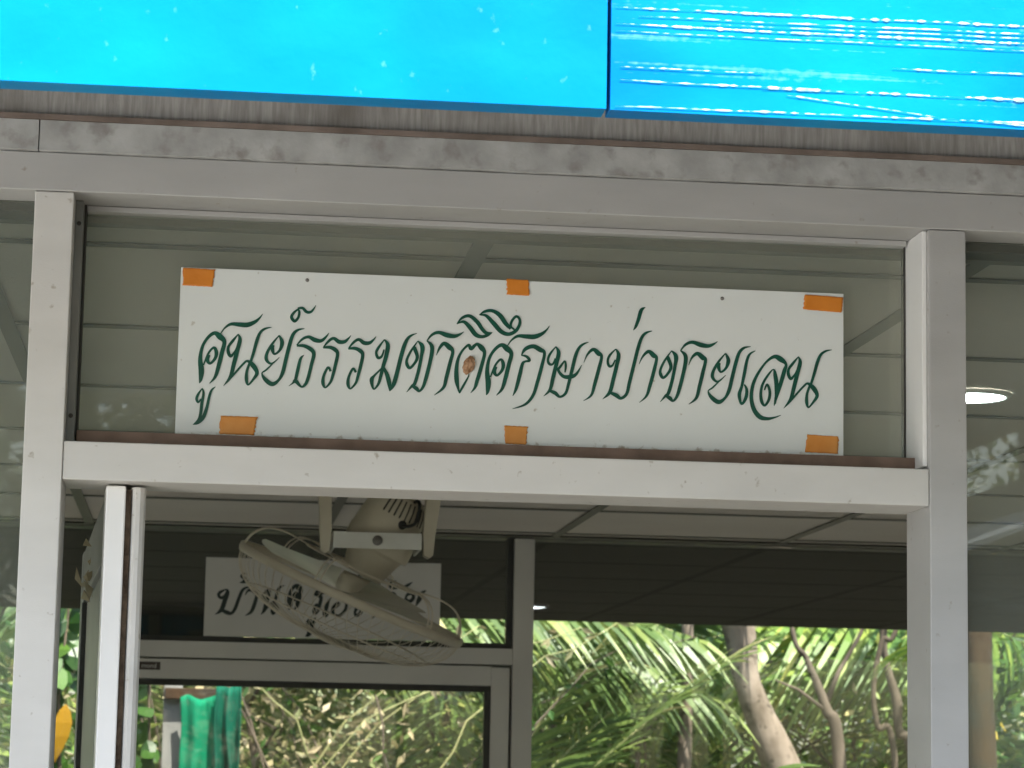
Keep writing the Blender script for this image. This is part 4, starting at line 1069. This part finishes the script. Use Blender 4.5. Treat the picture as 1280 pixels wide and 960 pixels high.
tree('vine_tree', 'thin dark crooked stem right of the forked tree', [(3.20, 8.8, -.03), (3.13, 8.8, 1.8), (3.05, 8.8, 2.0), (3.03, 8.8, 2.17), (3.07, 8.8, 2.38), (3.14, 8.8, 2.46), (3.3, 8.9, 3.2)], [.018, .015, .013, .012, .013, .011, .006],
     ((3.3, 9.1, 3.9), (.7, .7, .6)), LEAF, BARK_D, 44, n_=500)
tree('bent_tree', 'thin brown stem with a knobbly bend beside the dark stem', [(3.34, 9.0, -.03), (3.27, 9.0, 1.75), (3.20, 9.0, 1.98), (3.19, 9.0, 2.12), (3.14, 9.0, 2.3), (3.13, 9.0, 2.5), (3.2, 9.1, 3.4)], [.028, .022, .019, .024, .016, .018, .010],
     ((3.2, 9.4, 4.1), (.8, .8, .7)), LEAF, BARK_M, 45, n_=600)

# twigs that cross behind the rear door
q = random.Random(77)
for i in range(16):
    x = q.uniform(-.1, 1.0); y = q.uniform(7.0, 8.6)
    a = q.uniform(-1.2, 1.2)
    p0 = Vector((0, 0, -.02))
    pts = [p0, Vector((a*.12, 0, .9)), Vector((a*.35, .05, 1.6)), Vector((a*.62, .05, 1.95)), Vector((a*1.0, .08, 2.2)), Vector((a*1.35, .1, 2.35))]
    P2 = []
    for k in range(len(pts)-1):
        for s_ in range(3):
            P2.append(pts[k].lerp(pts[k+1], s_/3)+Vector((q.uniform(-.015, .015), 0, q.uniform(-.015, .015)))*(k > 0))
    P2.append(pts[-1])
    root = empty('twiggy_sapling', 'thin bare twig arching up outside the rear door', 'sapling', 'bare twigs outside the rear door', (x, y, 0))
    MB().tube(P2, [.007*(1-.75*k/len(P2)) for k in range(len(P2))], 6).build('stem', BARK_M if i % 3 else RACHIS, root)
    lm = LeafMesh()
    for k in range(7, len(P2)):
        for _ in range(2):
            d = Vector((q.gauss(0, 1), q.gauss(0, .6), q.gauss(-.2, .6))).normalized()
            lm.quad_leaf(P2[k], d, d.cross(Vector((.2, 1, .3))).normalized(), q.uniform(.04, .08), q.uniform(.008, .015), q.random()*.8)
    link('leaves', lm.mesh('leaves', LEAF_DRY if i % 3 == 0 else LEAF_B), root)

# broad-leaved climber at the left end of the glass wall
cl = empty('climber', 'broad leaved climber with one ochre leaf outside the left glass', 'climbing plant', None, (-.52, 6.9, 0))
MB().tube([(0, 0, -.02), (.03, 0, .7), (.0, .03, 1.4), (.045, 0, 1.75), (.03, 0, 2.0), (.06, 0, 2.4)], [.012, .011, .010, .008, .006, .003], 7).build('stem', BARK_D, cl)
lm = LeafMesh()
for i in range(60):
    z = q.uniform(.5, 2.4) if i > 30 else q.uniform(2.0, 2.4)
    c = Vector((.03+q.uniform(-.05, .05), q.uniform(-.03, .05), z))
    a = Vector((q.gauss(0, 1), q.gauss(-.3, .4), q.gauss(-.5, .5))).normalized()
    sd_ = a.cross(Vector((q.gauss(0, .3), -1, q.gauss(.2, .3)))).normalized()
    l_ = q.uniform(.08, .13)
    lm.broad_leaf(c, a, sd_, l_, l_*.36, min(.85, max(0, q.gauss(.42, .2))), q.uniform(-.1, .4))
link('leaves', lm.mesh('leaves', LEAF_B), cl)
lm = LeafMesh()
lm.broad_leaf(Vector((.06, -.05, 1.975)), Vector((-.12, -.1, -1)).normalized(), Vector((1, .2, 0)).normalized(), .21, .034, .93, .2)
link('ochre_leaf', lm.mesh('ochre_leaf', LEAF_Y), cl)
tag(cl.children[-1], 'ochre yellow hanging leaf')
c2 = empty('climber', 'leafy green climber showing above the rear door rail', 'climbing plant', None, (-.165, 6.9, 0))
MB().tube([(0, 0, -.02), (-.02, 0, 1.0), (.01, 0, 1.8), (-.01, 0, 2.26)], [.01, .009, .006, .003], 7).build('stem', BARK_D, c2)
lm = LeafMesh()
for i in range(34):
    z = q.uniform(1.4, 2.28)
    c = Vector((q.uniform(-.04, .03), q.uniform(-.03, .03), z))
    a = Vector((q.gauss(0, 1), q.gauss(-.3, .4), q.gauss(-.4, .5))).normalized()
    sd_ = a.cross(Vector((q.gauss(0, .3), -1, q.gauss(.2, .3)))).normalized()
    l_ = q.uniform(.07, .11)
    lm.broad_leaf(c, a, sd_, l_, l_*.36, min(.85, max(0, q.gauss(.45, .2))), q.uniform(-.1, .4))
link('leaves', lm.mesh('leaves', LEAF_B), c2)

# green cloth over a rail, posts
pl = empty('timber_post', 'weathered brown timber post outside the right hand pane', 'post', None, (2.985, 7.0, 0))
MB().tube([(0, 0, -.03), (.005, 0, .9), (0, 0, 1.7), (-.003, 0, 1.9), (-.01, 0, 2.1), (-.012, 0, 3.0)], [.066, .064, .062, .058, .054, .05], 14).build('shaft', TIMBER, pl)
gp = empty('drying_rack', 'grey post with a brown cross rail outside the rear door', 'rack', None, (-.078, 7.0, 0))
MB().box(-.034, .034, -.02, .02, -.02, 2.08, .003).build('upright', POSTG, gp)
MB().box(-.03, .19, -.0595, -.021, 2.005, 2.045, .003).build('rail', TIMBER, gp)
cg = empty('green_cloth', 'emerald green cloth hung in folds over the brown rail', 'cloth', None, (.045, 6.915, 2.010))
def drape(x0, x1, ztop, zbot, y, amp, fq, seed, name):
    nx, nz = 40, 26
    vv, fc = [], []
    for i in range(nx+1):
        for j in range(nz+1):
            t = j/nz; u_ = i/nx
            x = x0+(x1-x0)*u_
            z = ztop+(zbot-ztop)*t+.030*noise.noise((u_*3, seed, t*2))*(1 if t > 0 else .6)
            dy = amp*(.3+.7*t)*math.sin(u_*fq+seed+1.5*noise.noise((u_*3, t*2, seed)))+.01*noise.noise((u_*7, t*6, seed))
            xx = x+.045*t*noise.noise((u_*2.3, t*4, seed+2))+.02*math.sin(t*5+seed)*t
            vv.append((xx, y+dy, z))
    for i in range(nx):
        for j in range(nz):
            a = i*(nz+1)+j
            fc.append((a, a+nz+1, a+nz+2, a+1))
    o = MB().add(vv, fc, True).build(name, CLOTH_G if seed == 1 else CLOTH_T, cg)
    md = o.modifiers.new('solid', 'SOLIDIFY'); md.thickness = .003
drape(-.095, .055, .002, -.72, 0, .024, 11, 1, 'front_fold')
drape(.035, .125, .046, -.70, -.024, .026, 12, 4, 'bunched_fold')

# far wood that reads as one mass
q = random.Random(99)
lm = LeafMesh()
for i in range(26000):
    x = q.uniform(-7, 14); y = q.uniform(14.8, 19.5); z = abs(q.gauss(0, 1))*2.3+.0
    if noise.noise((x*.9, y*.6, z*.9)) < -.22: continue
    a = Vector((q.gauss(0, 1), q.gauss(0, 1), q.gauss(-.2, .8))).normalized()
    sd_ = a.cross(Vector((q.gauss(0, .4), q.gauss(0, .4), 1))).normalized()
    l_ = q.uniform(.12, .30)
    lm.quad_leaf(Vector((x, y, z)), a, sd_, l_, l_*.2, min(1, max(0, q.gauss(.62, .22))))
o = link('mangrove_thicket', lm.mesh('mangrove_thicket', LEAF))
tag(o, 'far mangrove thicket behind the palms', 'thicket', kind='stuff')
# wood across the yard, mirrored faintly in the panes
lm = LeafMesh()
for i in range(14000):
    x = q.uniform(-16, 20); y = q.uniform(-24, -17); z = .05+min(1.9, abs(q.gauss(0, 1))*.8)
    a = Vector((q.gauss(0, 1), q.gauss(0, 1), q.gauss(-.2, .8))).normalized()
    sd_ = a.cross(Vector((q.gauss(0, .4), q.gauss(0, .4), 1))).normalized()
    l_ = q.uniform(.10, .24)
    lm.quad_leaf(Vector((x, y, z)), a, sd_, l_, l_*.22, min(1, max(0, q.gauss(.45, .22))))
o = link('roadside_wood', lm.mesh('roadside_wood', LEAF))
tag(o, 'low wood across the yard', 'wood', kind='stuff')
yw = empty('bounce_wall', 'white wall added out of view to bounce sunlight from the left', 'wall', None, (-3.5, -3.4, 0))  # unseen wall added as a bounce surface for the left-facing reveals
MB().box(-.08, .08, -3.0, 2.4, -.02, 2.95, .01).build('masonry', BOUNCE_WHITE, yw)
MB().box(-.12, .12, -3.05, 2.45, 2.9505, 3.03, .01).build('coping', CONC, yw)
nw = empty('light_block_boarding', 'dark timber boarding added out of view to block light, with a gap near its top', 'light blocker', None, (1.96, -4, 0))  # unseen boarding added to block light from the right
MB().box(-.06, .0, -3.2, 3.0, -.02, 2.46).build('lower_boarding', HUT, nw)
MB().box(-.06, .0, -3.2, 3.0, 2.60, 3.3).build('upper_boarding', HUT, nw)
MB().box(-.06, .0, 1.05, 3.0, 2.4605, 2.5995).build('end_board', HUT, nw)
MB().box(-.06, .0, -3.2, -.6, 2.4605, 2.5995).build('end_board', HUT, nw)
aw = empty('tarpaulin_awning', 'white tarpaulin awning on the added boarding mirrored in the right pane', 'awning', None, (1.90, -2.9, 2.38))
vv, fc = [], []
for i in range(21):
    for j in range(9):
        u_, t_ = i/20, j/8
        vv.append((-.001-.62*t_, -.45+1.6*u_, -.245*t_-.010*math.sin(u_*17)*t_-.012*math.sin(math.pi*t_)))
for i in range(20):
    for j in range(8):
        a = i*9+j
        fc.append((a, a+1, a+10, a+9))
o = MB().add(vv, fc, True).build('sheet', CLOTH_W, aw)
md = o.modifiers.new('solid', 'SOLIDIFY'); md.thickness = .003
for y in (-.4, .35, 1.1):
    MB().tube([(0, y, -.38), (-.60, y, -.255)], .008, 6).build('strut', SCREW, aw)
tree('yard_tree', 'tree in the yard mirrored through the gap in the added boarding', [(3.3, -7.4, -.03), (3.3, -7.4, 1.5), (3.35, -7.3, 2.6), (3.3, -7.3, 3.6)], [.12, .10, .08, .03], ((3.3, -7.4, 3.1), (1.4, 1.3, 1.1)), LEAF, BARK, 61, ln=.06, n_=11000)
tree('sky_dimming_tree', 'tall dense tree added far across the yard to dim the mirrored sky', [(-1, -38, -.03), (-1, -38, 2), (-.9, -38, 5), (-1, -38, 9)], [.4, .34, .28, .1], ((-1, -38, 6.8), (5.2, 3, 6.2)), LEAF, BARK_M, 71, ln=.55, n_=13000)  # unseen tree added to darken the sky reflection in the glass
